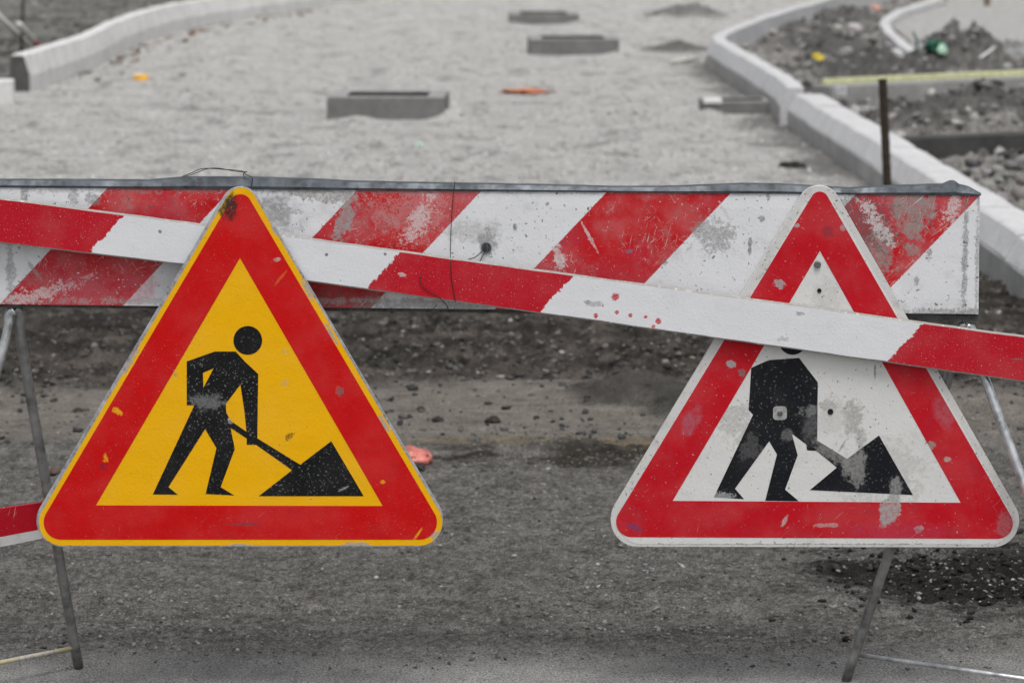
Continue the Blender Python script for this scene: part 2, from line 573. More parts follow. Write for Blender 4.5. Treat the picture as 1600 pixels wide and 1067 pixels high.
def vcol_mesh(name, co, faces_flat, nper, cols, mat, smooth=False):
    me = bpy.data.meshes.new(name)
    nv = len(co); nf = len(faces_flat) // nper
    me.vertices.add(nv); me.vertices.foreach_set("co", np.ascontiguousarray(co, dtype=np.float32).ravel())
    me.loops.add(len(faces_flat)); me.loops.foreach_set("vertex_index", np.ascontiguousarray(faces_flat, dtype=np.int32))
    me.polygons.add(nf)
    me.polygons.foreach_set("loop_start", np.arange(0, nf * nper, nper, dtype=np.int32))
    me.polygons.foreach_set("loop_total", np.full(nf, nper, dtype=np.int32))
    if smooth: me.polygons.foreach_set("use_smooth", np.ones(nf, dtype=bool))
    me.update(calc_edges=True)
    a = me.color_attributes.new("tone", 'FLOAT_COLOR', 'POINT')
    c4 = np.ones((nv, 4), dtype=np.float32); c4[:, :3] = cols
    a.data.foreach_set("color", c4.ravel())
    me.materials.append(mat)
    o = bpy.data.objects.new(name, me)
    col.objects.link(o)
    return o


mg = Mat("earth")
att = mg.n("ShaderNodeAttribute"); att.attribute_name = "tone"
gc = mg.mix(mg.rng(mg.noise(190, 4, 0.75), 0.36, 0.64), (0.45, 0.45, 0.45), (1.5, 1.5, 1.5))
gc2 = mg.mix(1.0, att.outputs["Color"], gc, 'MULTIPLY')
gc3 = mg.mix(mg.rng(mg.noise(55, 4, 0.7, mg.map(loc=(3, 3, 3))), 0.56, 0.66, 0, .7), gc2, mg.mix(1.0, gc2, (0.4, 0.4, 0.4), 'MULTIPLY'))
road = mg.rng(mg.xyz()[1], 13.0, 14.5)
gr = mg.mix(mg.rng(mg.noise(26, 6, 0.8), 0.38, 0.62), (0.72, 0.72, 0.72), (1.22, 1.22, 1.22))
gc3 = mg.mix(road, gc3, mg.mix(1.0, gc3, gr, 'MULTIPLY'))
gd = mg.math('MULTIPLY', mg.math('MULTIPLY', mg.rng(mg.noise(13, 5, 0.75, mg.map(loc=(6, 1, 2))), 0.58, 0.68), road), .6)
gc3 = mg.mix(gd, gc3, mg.mix(1.0, gc3, (0.35, 0.35, 0.35), 'MULTIPLY'))
mg.bump(mg.noise(80, 6, 0.75), 0.018, 0.9)
M_EARTH = mg.out(gc3, 0.95, 0, 0.15)

ms = Mat("stone_chips")
att = ms.n("ShaderNodeAttribute"); att.attribute_name = "tone"
ms.bump(ms.noise(120, 4, 0.7), 0.003, 0.5)
M_STONE = ms.out(ms.mix(1.0, att.outputs["Color"], ms.mix(ms.noise(160, 3, .6), (.7, .7, .7), (1.3, 1.3, 1.3)), 'MULTIPLY'), 0.9, 0, 0.2)

# rows: fine where the photo sees the ground, growing with distance; the sheet runs on to the horizon
inv = np.linspace(1 / 5.2, 1 / 46.0, 980)
rows = np.concatenate([[-300, -60, -15, 0, 2.5, 4.2], 1 / inv, [50, 60, 80, 120, 200, 400, 900]])
sdense = np.linspace(-1.18, 1.18, 940)
scol = np.concatenate([[-400, -80, -16, -5, -2.4, -1.5], sdense, [1.5, 2.4, 5, 16, 80, 400]])
wid = np.where(rows > 5, 0.18 * rows + 0.3, 1.3)
GX = (scol[None, :] * wid[:, None]).ravel(); GY = np.repeat(rows, len(scol))
GZ = height(GX, GY)
fade = (1 - ss(45, 50, GY)) * ss(4.0, 5.2, GY)
GZ = GZ * fade
GC = albedo(GX, GY)
nr, nc = len(rows), len(scol)
ii = (np.arange(nr - 1)[:, None] * nc + np.arange(nc - 1)[None, :]).ravel()
quad = np.stack([ii, ii + 1, ii + nc + 1, ii + nc], 1).ravel()
g = vcol_mesh("ground", np.stack([GX, GY, GZ], 1), quad, 4, GC, M_EARTH, smooth=True)
tag(g, "grey dirt and gravel roadway under repair", None, None, "structure")

# ------------------------------------------------------------------ scattered stones (uncountable)
bm = bmesh.new(); bmesh.ops.create_icosphere(bm, subdivisions=1, radius=1.0)
bm.verts.index_update()
ICO_V = np.array([v.co[:] for v in bm.verts]); ICO_F = np.array([[v.index for v in f.verts] for f in bm.faces])
bm.free()


def scatter(name, label, cat, xs, ys, rad, cols, sink=0.3, flat=0.65):
    n = len(xs)
    z = height(xs, ys)
    a = RNG.random(n) * 2 * math.pi
    scv = np.stack([rad * RNG.uniform(.7, 1.35, n), rad * RNG.uniform(.7, 1.2, n), rad * flat * RNG.uniform(.7, 1.2, n)], 1)
    V = ICO_V[None] * (1 + RNG.uniform(-.5, .35, (n, 12, 1)))
    V = V * scv[:, None, :]
    tl = RNG.normal(0, .35, n)
    V = np.stack([V[..., 0] + V[..., 2] * np.sin(tl)[:, None], V[..., 1], V[..., 2] - V[..., 0] * np.sin(tl)[:, None]], 2)
    ca, sa = np.cos(a)[:, None], np.sin(a)[:, None]
    V = np.stack([V[..., 0] * ca - V[..., 1] * sa, V[..., 0] * sa + V[..., 1] * ca, V[..., 2]], 2)
    V = V + np.stack([xs, ys, z + rad * flat * (1 - 2 * sink)], 1)[:, None, :]
    Fc = (ICO_F[None] + (np.arange(n) * 12)[:, None, None]).reshape(-1)
    C = np.repeat(cols, 12, axis=0)
    o = vcol_mesh(name, V.reshape(-1, 3), Fc, 3, C, M_STONE)
    return tag(o, label, cat, None, "stuff")


def field(n, y0, y1, xw=None, keep=None, power=2.0):
    """random spots, thinning with distance"""
    u = RNG.random(n)
    y = 1 / (1 / y0 + u * (1 / y1 - 1 / y0))
    wv = 0.19 * y + 0.35 if xw is None else xw
    x = (RNG.random(n) * 2 - 1) * wv
    if keep is not None:
        k = RNG.random(n) < keep(x, y)
        x, y = x[k], y[k]
    return x, y


def greys(n, lo, hi, white=0.0, wv=(.3, .5), p=1.6, tint=(1, .975, .94)):
    v = lo + (hi - lo) * RNG.random(n) ** p
    k = RNG.random(n) < white
    v[k] = RNG.uniform(wv[0], wv[1], k.sum())
    return v[:, None] * np.asarray(tint)[None, :] * RNG.uniform(.96, 1.04, (n, 3))


def rad(n, lo, hi, p=3.0):
    return lo + (hi - lo) * RNG.random(n) ** p


x, y = field(30000, 14, 44, keep=lambda x, y: masks(x, y)[3] * (1 - masks(x, y)[0]) * (1 - .6 * masks(x, y)[1]) * (1 - .85 * foot(x, y)))
scatter("road_gravel", "pale grey gravel covering the road between the kerbs", "gravel", x, y, rad(len(x), .005, .02, 3.5), greys(len(x), .28, .54, .06, (.55, .65), .9))
x, y = field(24000, 9.7, 14.2, keep=lambda x, y: masks(x, y)[2] * (1 - .5 * ss(.1, .5, -fbm(x * 2, y * 2, 3, 60))))
scatter("soil_crumbs", "dark crumbly soil churned up behind the barrier", "soil", x, y, rad(len(x), .0025, .016, 4), greys(len(x), .03, .17, .04, (.2, .42), 1.4, (1, .94, .86)))
x, y = field(30000, 6.3, 9.3, keep=lambda x, y: (1 - .75 * masks(x, y)[5]) * (.25 + .75 * ss(-.1, .5, fbm(x * 1.6, y * 2.4, 3, 61))))
scatter("grit", "fine grit and pebbles on the dark packed roadway", "grit", x, y, rad(len(x), .0018, .0075, 3.6), greys(len(x), .06, .26, .03, (.28, .42), 1.1), .35)
x, y = field(700, 8.9, 10.4)
scatter("dirt_lumps", "small dark lumps on the pale dirt strip", "dirt", x, y, rad(len(x), .004, .018, 3), greys(len(x), .035, .12))
x, y = field(20000, 12.0, 40, keep=lambda x, y: masks(x, y)[0] * (1 - masks(x, y)[6]) * .9)
scatter("rubble", "grey earth rubble heaped behind the right kerb", "rubble", x, y, rad(len(x), .008, .06, 4), greys(len(x), .06, .33, .03, (.4, .5), 1.5))
x, y = field(9000, 22, 42, keep=lambda x, y: masks(x, y)[1])
scatter("rough_earth", "rough grey earth and stones beyond the left kerb", "earth", x, y, rad(len(x), .008, .05, 3.4), greys(len(x), .07, .26, .03, (.35, .45), 1.3, (1, 1, .93)))
x, y = field(420, 15.5, 34, keep=lambda x, y: masks(x, y)[0] * (1 - masks(x, y)[6]))
scatter("rubble", "broken pale concrete lumps among the earth behind the right kerb", "rubble", x, y, rad(len(x), .035, .13, 2.2), greys(len(x), .2, .5, .1, (.5, .6), 1.0), .35, .4)
p = at(1520, 905)
n = 420
x = RNG.normal(p.x, .17, n); y = RNG.normal(p.y, .2, n)
scatter("pale_chips", "pale stone chips strewn over the damp dark patch at right", "stone chips", x, y, rad(n, .0016, .0062, 3), greys(n, .1, .4, .08, (.42, .5), 1.3, (1, .96, .88)))
x = RNG.normal(p.x, .2, 700); y = RNG.normal(p.y, .18, 700)
scatter('damp_crumbs', 'black damp soil crumbs in the dark patch by right leg', 'soil', x, y, rad(700, .003, .014, 3), greys(700, .012, .05))
p = at(950, 728)
n = 380
x = RNG.normal(p.x, .22, n); y = RNG.normal(p.y, .1, n)
scatter("straw_chips", "tan chips and straw bits on the low dirt ridge", "straw", x, y, rad(n, .002, .009, 3), greys(n, .06, .24, .04, (.3, .4), 1.4, (1, .87, .7)), .3, .35)
# withered leaves along the left kerb
n = 120
t = RNG.random(n)
yy = LKY[0] + 1.0 + t * 13
xx = np.interp(yy, LKY, LKX) + np.abs(RNG.normal(.12, .14, n)) + .03
lc = np.array([.15, .095, .06])[None] * RNG.uniform(.5, 1.5, (n, 1)) * RNG.uniform(.85, 1.15, (n, 3))
scatter("withered_leaves", "brown withered leaves blown along the left kerb foot", "leaves", xx, yy, rad(n, .015, .05, 2), lc, .2, .3)

# ------------------------------------------------------------------ kerbs
M_KERB = concrete("kerb_concrete", 0.72, 0.14, 1.0, 0.35, (1, .99, .97))
M_KERB_END = concrete("shaded_kerb_end", 0.11, 0.3)  # camera-facing end face, its shade put into a darker colour
M_KERB_SHADE = concrete('shaded_kerb_face', 0.42, 0.2, 1.0, 0.4, (1, .99, .96))  # upright road face darker than top and chamfer, shading set in colour
M_KERB_R = concrete("kerb_concrete_cool", 0.60, 0.10, 1.0, 0.15, (.985, .99, 1.0))


def kerb_run(name, label, path, side, W, H, a, hf, L, mat, first_end=False, shade_face=False):
    """stones swept along the road-side foot line; side = +1 when the stone lies to the right of the path's direction"""
    P = smooth_path(path, 12)
    s = [0]
    for i in range(1, len(P)): s.append(s[-1] + (P[i] - P[i - 1]).length)
    root = empty(name, P[0], label, "kerb")

    def pos(d):
        d = min(max(d, 0), s[-1] - 1e-4)
        i = max(k for k in range(len(s)) if s[k] <= d)
        i = min(i, len(P) - 2)
        return P[i].lerp(P[i + 1], (d - s[i]) / (s[i + 1] - s[i])), (P[i + 1] - P[i]).normalized()
    prof = [(0, -.08), (0, hf - .012), (.005, hf + .006), (a - .008, H - .008), (a + .008, H), (W - .012, H), (W, H - .012), (W, -.08)]
    n = max(1, round(s[-1] / L))
    L = s[-1] / n
    for k in range(n):
        d0, d1 = k * L + .004, (k + 1) * L - .004
        dz = random.uniform(-.005, .005); dl = random.uniform(-.005, .005)
        V, Fc, mi = [], [], []
        m = 4
        for j in range(m + 1):
            q, t = pos(d0 + (d1 - d0) * j / m)
            nrm = Vector((t.y, -t.x, 0)) * side
            e = 0.006 if j in (0, m) else 0
            for (l, z) in prof:
                zz = z - (e if z > 0 else 0)
                ll = l + (e if l == 0 else (-e if l == W else 0))
                V.append(Vector((q.x, q.y, 0)) + nrm * (ll + dl) + Vector((0, 0, zz + dz)))
        c = len(prof)
        for j in range(m):
            for i in range(c - 1):
                Fc.append((j * c + i, j * c + i + 1, (j + 1) * c + i + 1, (j + 1) * c + i)); mi.append(2 if (shade_face and i == 0) else 0)
        Fc.append(tuple(range(c))); mi.append(1 if (k == 0 and first_end) else 0)
        Fc.append(tuple(m * c + i for i in range(c - 1, -1, -1))); mi.append(0)
        mesh_obj("kerbstone", V, Fc, [mat, M_KERB_END, M_KERB_SHADE], root, midx=mi)
    return root


kerb_run("kerb", "curved pale concrete kerb along the left side of gravel road, dark cut end", LK, -1, .17, .30, .055, .14, .8, M_KERB, True)
kerb_run("kerb", "straight pale kerb at right running from the barrier end to the kerb corner", list(reversed(RK_NEAR)), 1, .25, .235, .065, .125, 1.0, M_KERB_R, shade_face=True)
kerb_run("kerb", "far pale kerb with a sharp bend behind the gully frame at right", RK_FAR, 1, .175, .265, .06, .14, .8, M_KERB_R, shade_face=True)
kr = [at(1478, 4, .1), at(1420, 22, .1), at(1394, 38, .1), at(1397, 55, .1), at(1440, 92, .1)]
kerb_run("kerb", "small white curved kerb edging the pale paving at upper right", [Vector((p.x, p.y, .0)) for p in kr], 1, .12, .16, .02, .13, .6, M_KERB_R)

p = at(18, 166)
V, Fc = box((p.x - .5, p.y + .1, .09), 1.0, .2, .2, R(8), .012)
o = mesh_obj("loose_kerbstone", V, Fc, M_KERB, origin=(p.x - .5, p.y + .1, 0))
tag(o, "loose pale kerbstone lying at the left picture edge below the cut kerb end", "kerbstone")

# ------------------------------------------------------------------ concrete frames in the road
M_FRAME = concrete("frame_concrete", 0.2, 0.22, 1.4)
M_FRAME_TOP = concrete("lit_frame_top", 0.33, 0.2, 1.4)  # lighter copy for the tops, light from above put into the colour
M_SHAFT = concrete("shaded_shaft_concrete", 0.05, 0.3, 1.4)  # darker copy for inner walls, shade of the opening painted in
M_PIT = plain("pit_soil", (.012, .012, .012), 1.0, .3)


def frame(name, label, px0, px1, pyb, h, depth, wall, rz, parts=None):
    a, b = at(px0, pyb), at(px1, pyb)
    c = (a + b) / 2; wd = (b - a).length
    c = c + Vector((0, depth / 2, 0))
    root = empty(name, c, label, "gully frame")
    hw, hd = wd / 2, depth / 2
    iw, idp = hw - wall, hd - wall * .8
    bz = -.1
    ch = .008
    L = [(-hw, -hd), (hw, -hd), (hw, hd), (-hw, hd)]
    L2 = [(-hw + ch, -hd + ch), (hw - ch, -hd + ch), (hw - ch, hd - ch), (-hw + ch, hd - ch)]
    I = [(-iw, -idp), (iw, -idp), (iw, idp), (-iw, idp)]
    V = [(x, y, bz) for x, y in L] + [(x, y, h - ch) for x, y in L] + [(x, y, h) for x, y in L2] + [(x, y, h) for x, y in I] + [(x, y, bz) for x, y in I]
    Fc, mi = [], []
    for i in range(4):
        j = (i + 1) % 4
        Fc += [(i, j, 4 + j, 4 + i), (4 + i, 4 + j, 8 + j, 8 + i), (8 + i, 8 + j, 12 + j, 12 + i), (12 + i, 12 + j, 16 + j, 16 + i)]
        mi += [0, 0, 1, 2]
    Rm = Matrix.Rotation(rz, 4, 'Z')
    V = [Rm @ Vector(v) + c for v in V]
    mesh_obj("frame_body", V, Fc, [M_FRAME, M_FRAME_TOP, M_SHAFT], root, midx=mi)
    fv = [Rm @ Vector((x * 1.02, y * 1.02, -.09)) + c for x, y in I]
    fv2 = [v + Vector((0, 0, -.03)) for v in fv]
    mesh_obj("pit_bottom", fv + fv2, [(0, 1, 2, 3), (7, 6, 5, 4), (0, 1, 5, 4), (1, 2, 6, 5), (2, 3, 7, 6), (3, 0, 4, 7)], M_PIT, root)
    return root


FG = "concrete gully frames standing in the gravel road"
f1 = frame("gully_frame", "nearest and largest concrete gully frame, left of the middle of the gravel road", 513, 697, 188, .165, .62, .13, R(-2.0)); f1["group"] = FG
f2 = frame("gully_frame", "concrete gully frame further back, beside dark soil heap", 826, 966, 87, .155, .75, .13, R(1.5)); f2["group"] = FG
f3 = frame("gully_frame", "farthest concrete gully frame, at the top of the road", 795, 904, 39, .12, .8, .13, R(1.0)); f3["group"] = FG
f4 = frame("gully_frame", "low concrete gully frame set against the right kerb", 1098, 1216, 177, .085, .42, .1, R(1.0)); f4["group"] = FG

# ------------------------------------------------------------------ things behind the right kerb
M_BEAM = concrete("shaded_beam", 0.075, 0.3, 1.2)  # shade of the front face carried by the beam's dark colour
M_BEAM_P = concrete("pale_beam", 0.33, 0.2, 1.2)
a = at(1405, 270, .0); b = at(1700, 256, .0)
mid = (a + b) / 2
V, Fc = box((mid.x, mid.y + .09, .09), (b - a).length, .15, .22, math.atan2((b - a).y, (b - a).x), .01)
tag(mesh_obj("concrete_beam", V, Fc, M_BEAM, origin=(mid.x, mid.y + .09, 0)), "dark concrete edging beam laid across behind the near right kerb", "concrete beam")
a = at(1285, 167, .05); b = at(1680, 147, .05)
mid = (a + b) / 2
ang = math.atan2((b - a).y, (b - a).x)
V, Fc = box((mid.x, mid.y + .12, .12), (b - a).length, .24, .16, ang, .012)
tag(mesh_obj("concrete_beam", V, Fc, M_BEAM_P, origin=(mid.x, mid.y + .12, 0)), "pale concrete edging beam lying under the long yellow straightedge", "concrete beam")
M_YEL = plain("yellow_lacquer", (.60, .61, .36), .45, .2, 20)
M_ALU = galvanised("aluminium", (.6, .6, .6), .4, .6, .05)
lv = empty("straightedge", (mid.x, mid.y + .16, .2), "long yellow builder's straightedge resting on the pale beam at right", "straightedge")
V, Fc = box((mid.x, mid.y + .17, .2215), (b - a).length * .98, .04, .042, ang, .004)
mesh_obj("yellow_bar", V, Fc, M_YEL, lv)
c0 = at(1316, 141, .25)
V, Fc = box((c0.x, c0.y + .12, .232), .075, .055, .07, ang, .004)
mesh_obj("grip_sleeve", V, Fc, M_ALU, lv)
p = at(1478, 163, .05)
V, Fc = box((p.x, p.y - .03, .07), .05, .05, .16, 0, .006)
tag(mesh_obj("concrete_peg", V, Fc, M_BEAM_P, origin=(p.x, p.y, 0)), "short pale peg standing in front of the pale beam", "peg")

# rusty stake in front of the kerb
M_RUST = plain("rusted_steel", (.033, .024, .016), .85, .5, 60)
p = at(1391, 335)
top = up(1379, 124, p.y)
n = 26
path = [p.lerp(top, i / (n - 1)) - Vector((0, 0, .12 * (1 - i / (n - 1)))) for i in range(n)]
V, Fc = tube(path, [.0215 + .0022 * (i % 2) for i in range(n)], 10)
o = mesh_obj("steel_stake", V, Fc, M_RUST, origin=(p.x, p.y, 0), smooth=False)
tag(o, "dark rusty steel stake standing upright before the right kerb", "stake")


def crumple(c, sx, sy, sz, seed, amp=.3, sub=3, rz=0.0):
    bm = bmesh.new(); bmesh.ops.create_icosphere(bm, subdivisions=sub, radius=1.0)
    co = np.array([v.co[:] for v in bm.verts])
    f = 1 + amp * (billow(co[:, 0] * 1.9 + seed, co[:, 1] * 1.9 + co[:, 2] * 1.3, 3, seed) - .35) * 2
    cr, sr = math.cos(rz), math.sin(rz)
    V = []
    for v, k in zip(co, f):
        x, y, z = v[0] * k * sx, v[1] * k * sy, max(v[2] * k * sz, -sz * .35)
        V.append(Vector((c[0] + x * cr - y * sr, c[1] + x * sr + y * cr, c[2] + z)))
    bm.verts.index_update()
    Fc = [[v.index for v in f.verts] for f in bm.faces]
    bm.free()
    return V, Fc


M_PINK = plain("pink_plastic", (.50, .16, .13), .45, .4, 28)
p = at(640, 722)
V, Fc = crumple((p.x - .006, p.y, zat(p.x, p.y) + .012), .078, .055, .036, 4, .2, 4)
tag(mesh_obj("plastic_bag", V, Fc, M_PINK, origin=(p.x, p.y, 0), smooth=True), "crumpled pinkish red plastic bag on the dirt beside yellow sign", "plastic bag")
M_ORANGE = plain("orange_plastic", (.60, .22, .10), .6, .4, 20)
p = at(822, 147)
V, Fc = crumple((p.x, p.y, zat(p.x, p.y) + .012), .18, .13, .018, 6, .7, 4)
tag(mesh_obj("plastic_scrap", V, Fc, M_ORANGE, origin=(p.x, p.y, 0)), "flat orange plastic scrap in the middle of the gravel road", "litter")
M_YPL = plain("yellow_plastic", (.78, .40, .03), .5, .3, 14)
M_WHITE = plain("white_plastic", (.72, .72, .70), .5, .15, 20)
p = at(220, 124)
r0 = empty("carton", (p.x, p.y, 0), "small yellow carton lying on gravel near the left kerb", "carton")
z0 = zat(p.x, p.y)
V, Fc = box((p.x, p.y, z0 + .022), .115, .1, .05, R(12), .006)
mesh_obj("carton_body", V, Fc, M_YPL, r0)
V, Fc = box((p.x - .025, p.y + .005, z0 + .05), .08, .07, .014, R(12), .004)
mesh_obj("flap", V, Fc, M_WHITE, r0)
M_YW = plain("yellow_wrapper", (.75, .58, .06), .45, .3, 14)
M_BLACKP = plain("black_plastic", (.02, .02, .018), .5, .3)
p = at(1274, 99, .12)
r0 = empty("wrapper", (p.x, p.y, .12), "yellow and black wrapper on the earth heap behind the bent kerb", "litter")
z0 = zat(p.x, p.y)
V, Fc = crumple((p.x + .02, p.y, z0 + .02), .055, .06, .05, 9, .4, 3)
mesh_obj("wrapper_body", V, Fc, M_YW, r0)
V, Fc = crumple((p.x - .055, p.y, z0 + .015), .035, .05, .045, 12, .3, 3)
mesh_obj("wrapper_end", V, Fc, M_BLACKP, r0)
# bits of pale timber and card
M_PALEW = plain("pale_timber", (.55, .53, .48), .8, .2, 30)


def stick(name, label, cat, pa, pb, z, r, mat, flat=.5):
    A, B = at(*pa, z), at(*pb, z)
    A.z = zat(A.x, A.y) + r * .8; B.z = zat(B.x, B.y) + r * .8
    V, Fc = tube([A, A.lerp(B, .3), A.lerp(B, .7), B], [r * .9, r, r, r * .8], 6, True, flat)
    o = mesh_obj(name, V, Fc, mat, origin=(A.x, A.y, 0))
    return tag(o, label, cat)


stick("timber_offcut", "pale timber offcut lying before the dark soil heap near the kerb bend", "timber", (1046, 102), (1088, 94), 0, .03, M_PALEW)
p = at(1528, 108, .1)
V, Fc = tube([Vector((p.x, p.y, zat(p.x, p.y) + .01)), Vector((p.x + .08, p.y + .03, zat(p.x + .08, p.y + .03) + .02)), Vector((p.x + .15, p.y + .06, zat(p.x + .15, p.y + .06) + .03))], [.012, .016, .012], 6, True, .6)
tag(mesh_obj("timber_offcut", V, Fc, M_WHITE, origin=(p.x, p.y, .1)), "short white offcut on the heap beside the green sack", "timber")
stick("white_pipe", "bent white pipe piece lying on earth below the small curved kerb", "pipe", (1397, 76), (1408, 104), .1, .03, M_WHITE, 1)
# white block on the low gully frame
p = at(1114, 162, .085)
V, Fc = box((p.x, p.y + .08, .10), .13, .12, .035, R(4), .006)
tag(mesh_obj("concrete_chip", V, Fc, M_WHITE, origin=(p.x, p.y, .085)), "white slab chip lying on the low gully frame by kerb", "concrete chip")
# green strap on the heap
M_GREEN = plain("green_strap", (.03, .13, .085), .5, .5, 12)
M_PALEG = plain("pale_green_film", (.5, .72, .58), .35, .3, 12)
p = at(1465, 100, .12)
r0 = empty("plastic_sack", (p.x, p.y, .1), "green and white torn plastic sack half buried in the right heap", "sack")
V, Fc = crumple((p.x - .02, p.y + .05, zat(p.x, p.y) + .03), .085, .1, .06, 15, .7, 4)
mesh_obj("sack_body", V, Fc, M_GREEN, r0)
V, Fc = crumple((p.x + .03, p.y - .08, zat(p.x, p.y - .08) + .05), .045, .05, .06, 17, .5, 3)
mesh_obj("torn_lining", V, Fc, M_PALEG, r0)
q = [at(1447, 112, .1), at(1456, 111, .12), at(1464, 108, .16), at(1470, 100, .22), at(1478, 84, .32), at(1481, 72, .4)]
q = [Vector((v.x, p.y - .12, v.z)) for v in q]
V, Fc = tube(smooth_path(q, 5), .018, 6, True, .5)
mesh_obj("strap", V, Fc, M_GREEN, r0)
# pinkish brick chunk + wooden posts at the paving
M_BRICK = plain("pink_brick", (.50, .30, .25), .9, .25, 25)
p = at(1368, 17, .1)
V, Fc = crumple((p.x, p.y, zat(p.x, p.y) + .05), .075, .08, .07, 21, .25, 2)
tag(mesh_obj("brick_chunk", V, Fc, M_BRICK, origin=(p.x, p.y, 0)), "pinkish brick chunk on the earth at top right", "brick")
M_POST = plain("post_timber", (.16, .13, .09), .85, .3, 30)
for (px, py, lab) in ((1474, 9, "left of two brown timber posts on the pale paving at top edge"), (1543, 10, "right of two brown timber posts on the pale paving at top edge")):
    p = at(px, py, .06)
    V, Fc = box((p.x, p.y + .04, .30), .075, .075, .56, 0, .006)
    o = mesh_obj("timber_post", V, Fc, M_POST, origin=(p.x, p.y + .04, 0))
    tag(o, lab, "post", "timber posts on the paving")

# sticks left of the left kerb
M_RED = plain("red_tip", (.45, .03, .02), .5, .3)
a = up(-6, 22, 27.5); b = at(48, 74, .03)
r0 = empty("survey_rod", b, "long white survey rod leaning beside left kerb, left of the red tipped one", "survey rod")
V, Fc = tube([b, b.lerp(a, .5), a], .026, 8)
mesh_obj("rod_shaft", V, Fc, M_WHITE, r0, smooth=True)
a = up(30, 38, 27.2); b = at(58, 72, .06)
r0 = empty("survey_rod", b, "short white survey rod with a red tip beside left kerb", "survey rod")
V, Fc = tube([b.lerp(a, .2), b.lerp(a, .6), a], .026, 8)
mesh_obj("rod_shaft", V, Fc, M_WHITE, r0, smooth=True)
V, Fc = tube([b, b.lerp(a, .1), b.lerp(a, .21)], [.012, .035, .03], 8)
mesh_obj("rod_tip", V, Fc, M_RED, r0, smooth=True)
b = at(33, 86, 0); a = up(38, -40, b.y)
V, Fc = tube([b, b.lerp(a, .5), a], .014, 8)
tag(mesh_obj("thin_pole", V, Fc, M_RUST, origin=b, smooth=True), "thin dark pole standing behind the cut end of left kerb", "pole")

# clods on the pale strip
M_CLOD = plain("clod_earth", (.035, .031, .027), .95, .4, 60)
for i, (px, py, s) in enumerate(((771, 660, .024), (685, 659, .02), (657, 640, .015), (640, 652, .011), (838, 654, .010), (922, 657, .010), (655, 737, .022), (121, 643, .018), (575, 930 - 270, .014), (1150, 668, .011))):
    p = at(px, py)
    V, Fc = crumple((p.x, p.y, zat(p.x, p.y) + s * .25), s, s, s * .7, 30 + i, .45, 2, i)
    o = mesh_obj("soil_clod", V, Fc, M_CLOD, origin=(p.x, p.y, 0))
    tag(o, "dark soil clod lying loose on the dirt strip behind the signs", "clod", "loose clods on the dirt strip")
p = at(656, 229)
V, Fc = crumple((p.x, p.y, zat(p.x, p.y) + .01), .03, .04, .02, 61, .5, 2)
tag(mesh_obj("plastic_scrap", V, Fc, M_PALEG, origin=(p.x, p.y, 0)), "tiny pale green plastic scrap on the gravel above the middle of the board", "litter")
for (px, py, s_, lab) in ((1236, 262, .05, "dark earth lump on the gravel near the foot of the right kerb"), (285, 118, .02, "small dark stone lump on gravel beside the yellow carton")):
    p = at(px, py)
    V, Fc = crumple((p.x, p.y, zat(p.x, p.y) + s_ * .2), s_ * 1.6, s_ * 1.4, s_ * .6, 90, .5, 3)
    tag(mesh_obj("soil_clod", V, Fc, M_CLOD, origin=(p.x, p.y, 0)), lab, "clod")
p = at(84, 742)
V, Fc = crumple((p.x, p.y, zat(p.x, p.y) + .006), .018, .018, .014, 77, .35, 2)
tag(mesh_obj("brick_chip", V, Fc, plain("brown_chip", (.10, .065, .055), .9), origin=(p.x, p.y, 0)), "brownish brick chip on dirt beside the left leg", "brick")

# ------------------------------------------------------------------ barricade
YB, YR, YP, YL = 6.130, 6.112, 6.088, 6.066     # board face, right sign, plank, left sign
BO = Vector((0, 6.15, 0))
bar = empty("barricade", BO, "long red and white striped barrier board on two tubular trestle legs", "barricade")


def aff(Y):
    """local scale of the upright plane at depth Y around its middle: px per metre in x and z"""
    a, b, c = up(800, 450, Y), up(900, 450, Y), up(800, 550, Y)
    return 100 / (b.x - a.x), 100 / (a.z - c.z), a


def loc(px, py, Y, org):
    p = up(px, py, Y) - org
    return p.x, p.z


def st_px(Y, org, px, py, rx, rz, **kw):
    kx, kz, _ = aff(Y)
    x, z = loc(px, py, Y, org)
    return (x, z, rx / kx, rz / kz, kw)


WHITE = (.70, .71, .735)
REDC = (.50, .006, .011)
METAL = (.26, .26, .25)


def board_stripes(m, c):
    kx, kz, a = aff(YB)
    x, y, z = m.xyz()
    ax, az = loc(165, 296, YB, BO)
    u = m.math('SUBTRACT', x, ax)
    v = m.math('MULTIPLY', m.math('SUBTRACT', z, az), -0.955 * kz / kx)
    u = m.math('ADD', u, v)                         # metres along the stripes' beat
    jag = m.math('MULTIPLY', m.math('SUBTRACT', m.noise(160, 4, .7), .5), .006)
    u = m.math('ADD', u, jag)
    per = 391 / kx
    t = m.math('FRACT', m.math('ADD', m.math('DIVIDE', u, per), 10.0))
    red = m.math('MULTIPLY', m.rng(t, .0, .004), m.rng(t, .502, .497))
    rc = m.mix(m.rng(m.noise(4.5, 3, .6, m.map(loc=(1, 2, 7))), .42, .62), REDC, (.47, .03, .045))
    return m.mix(red, c, rc)


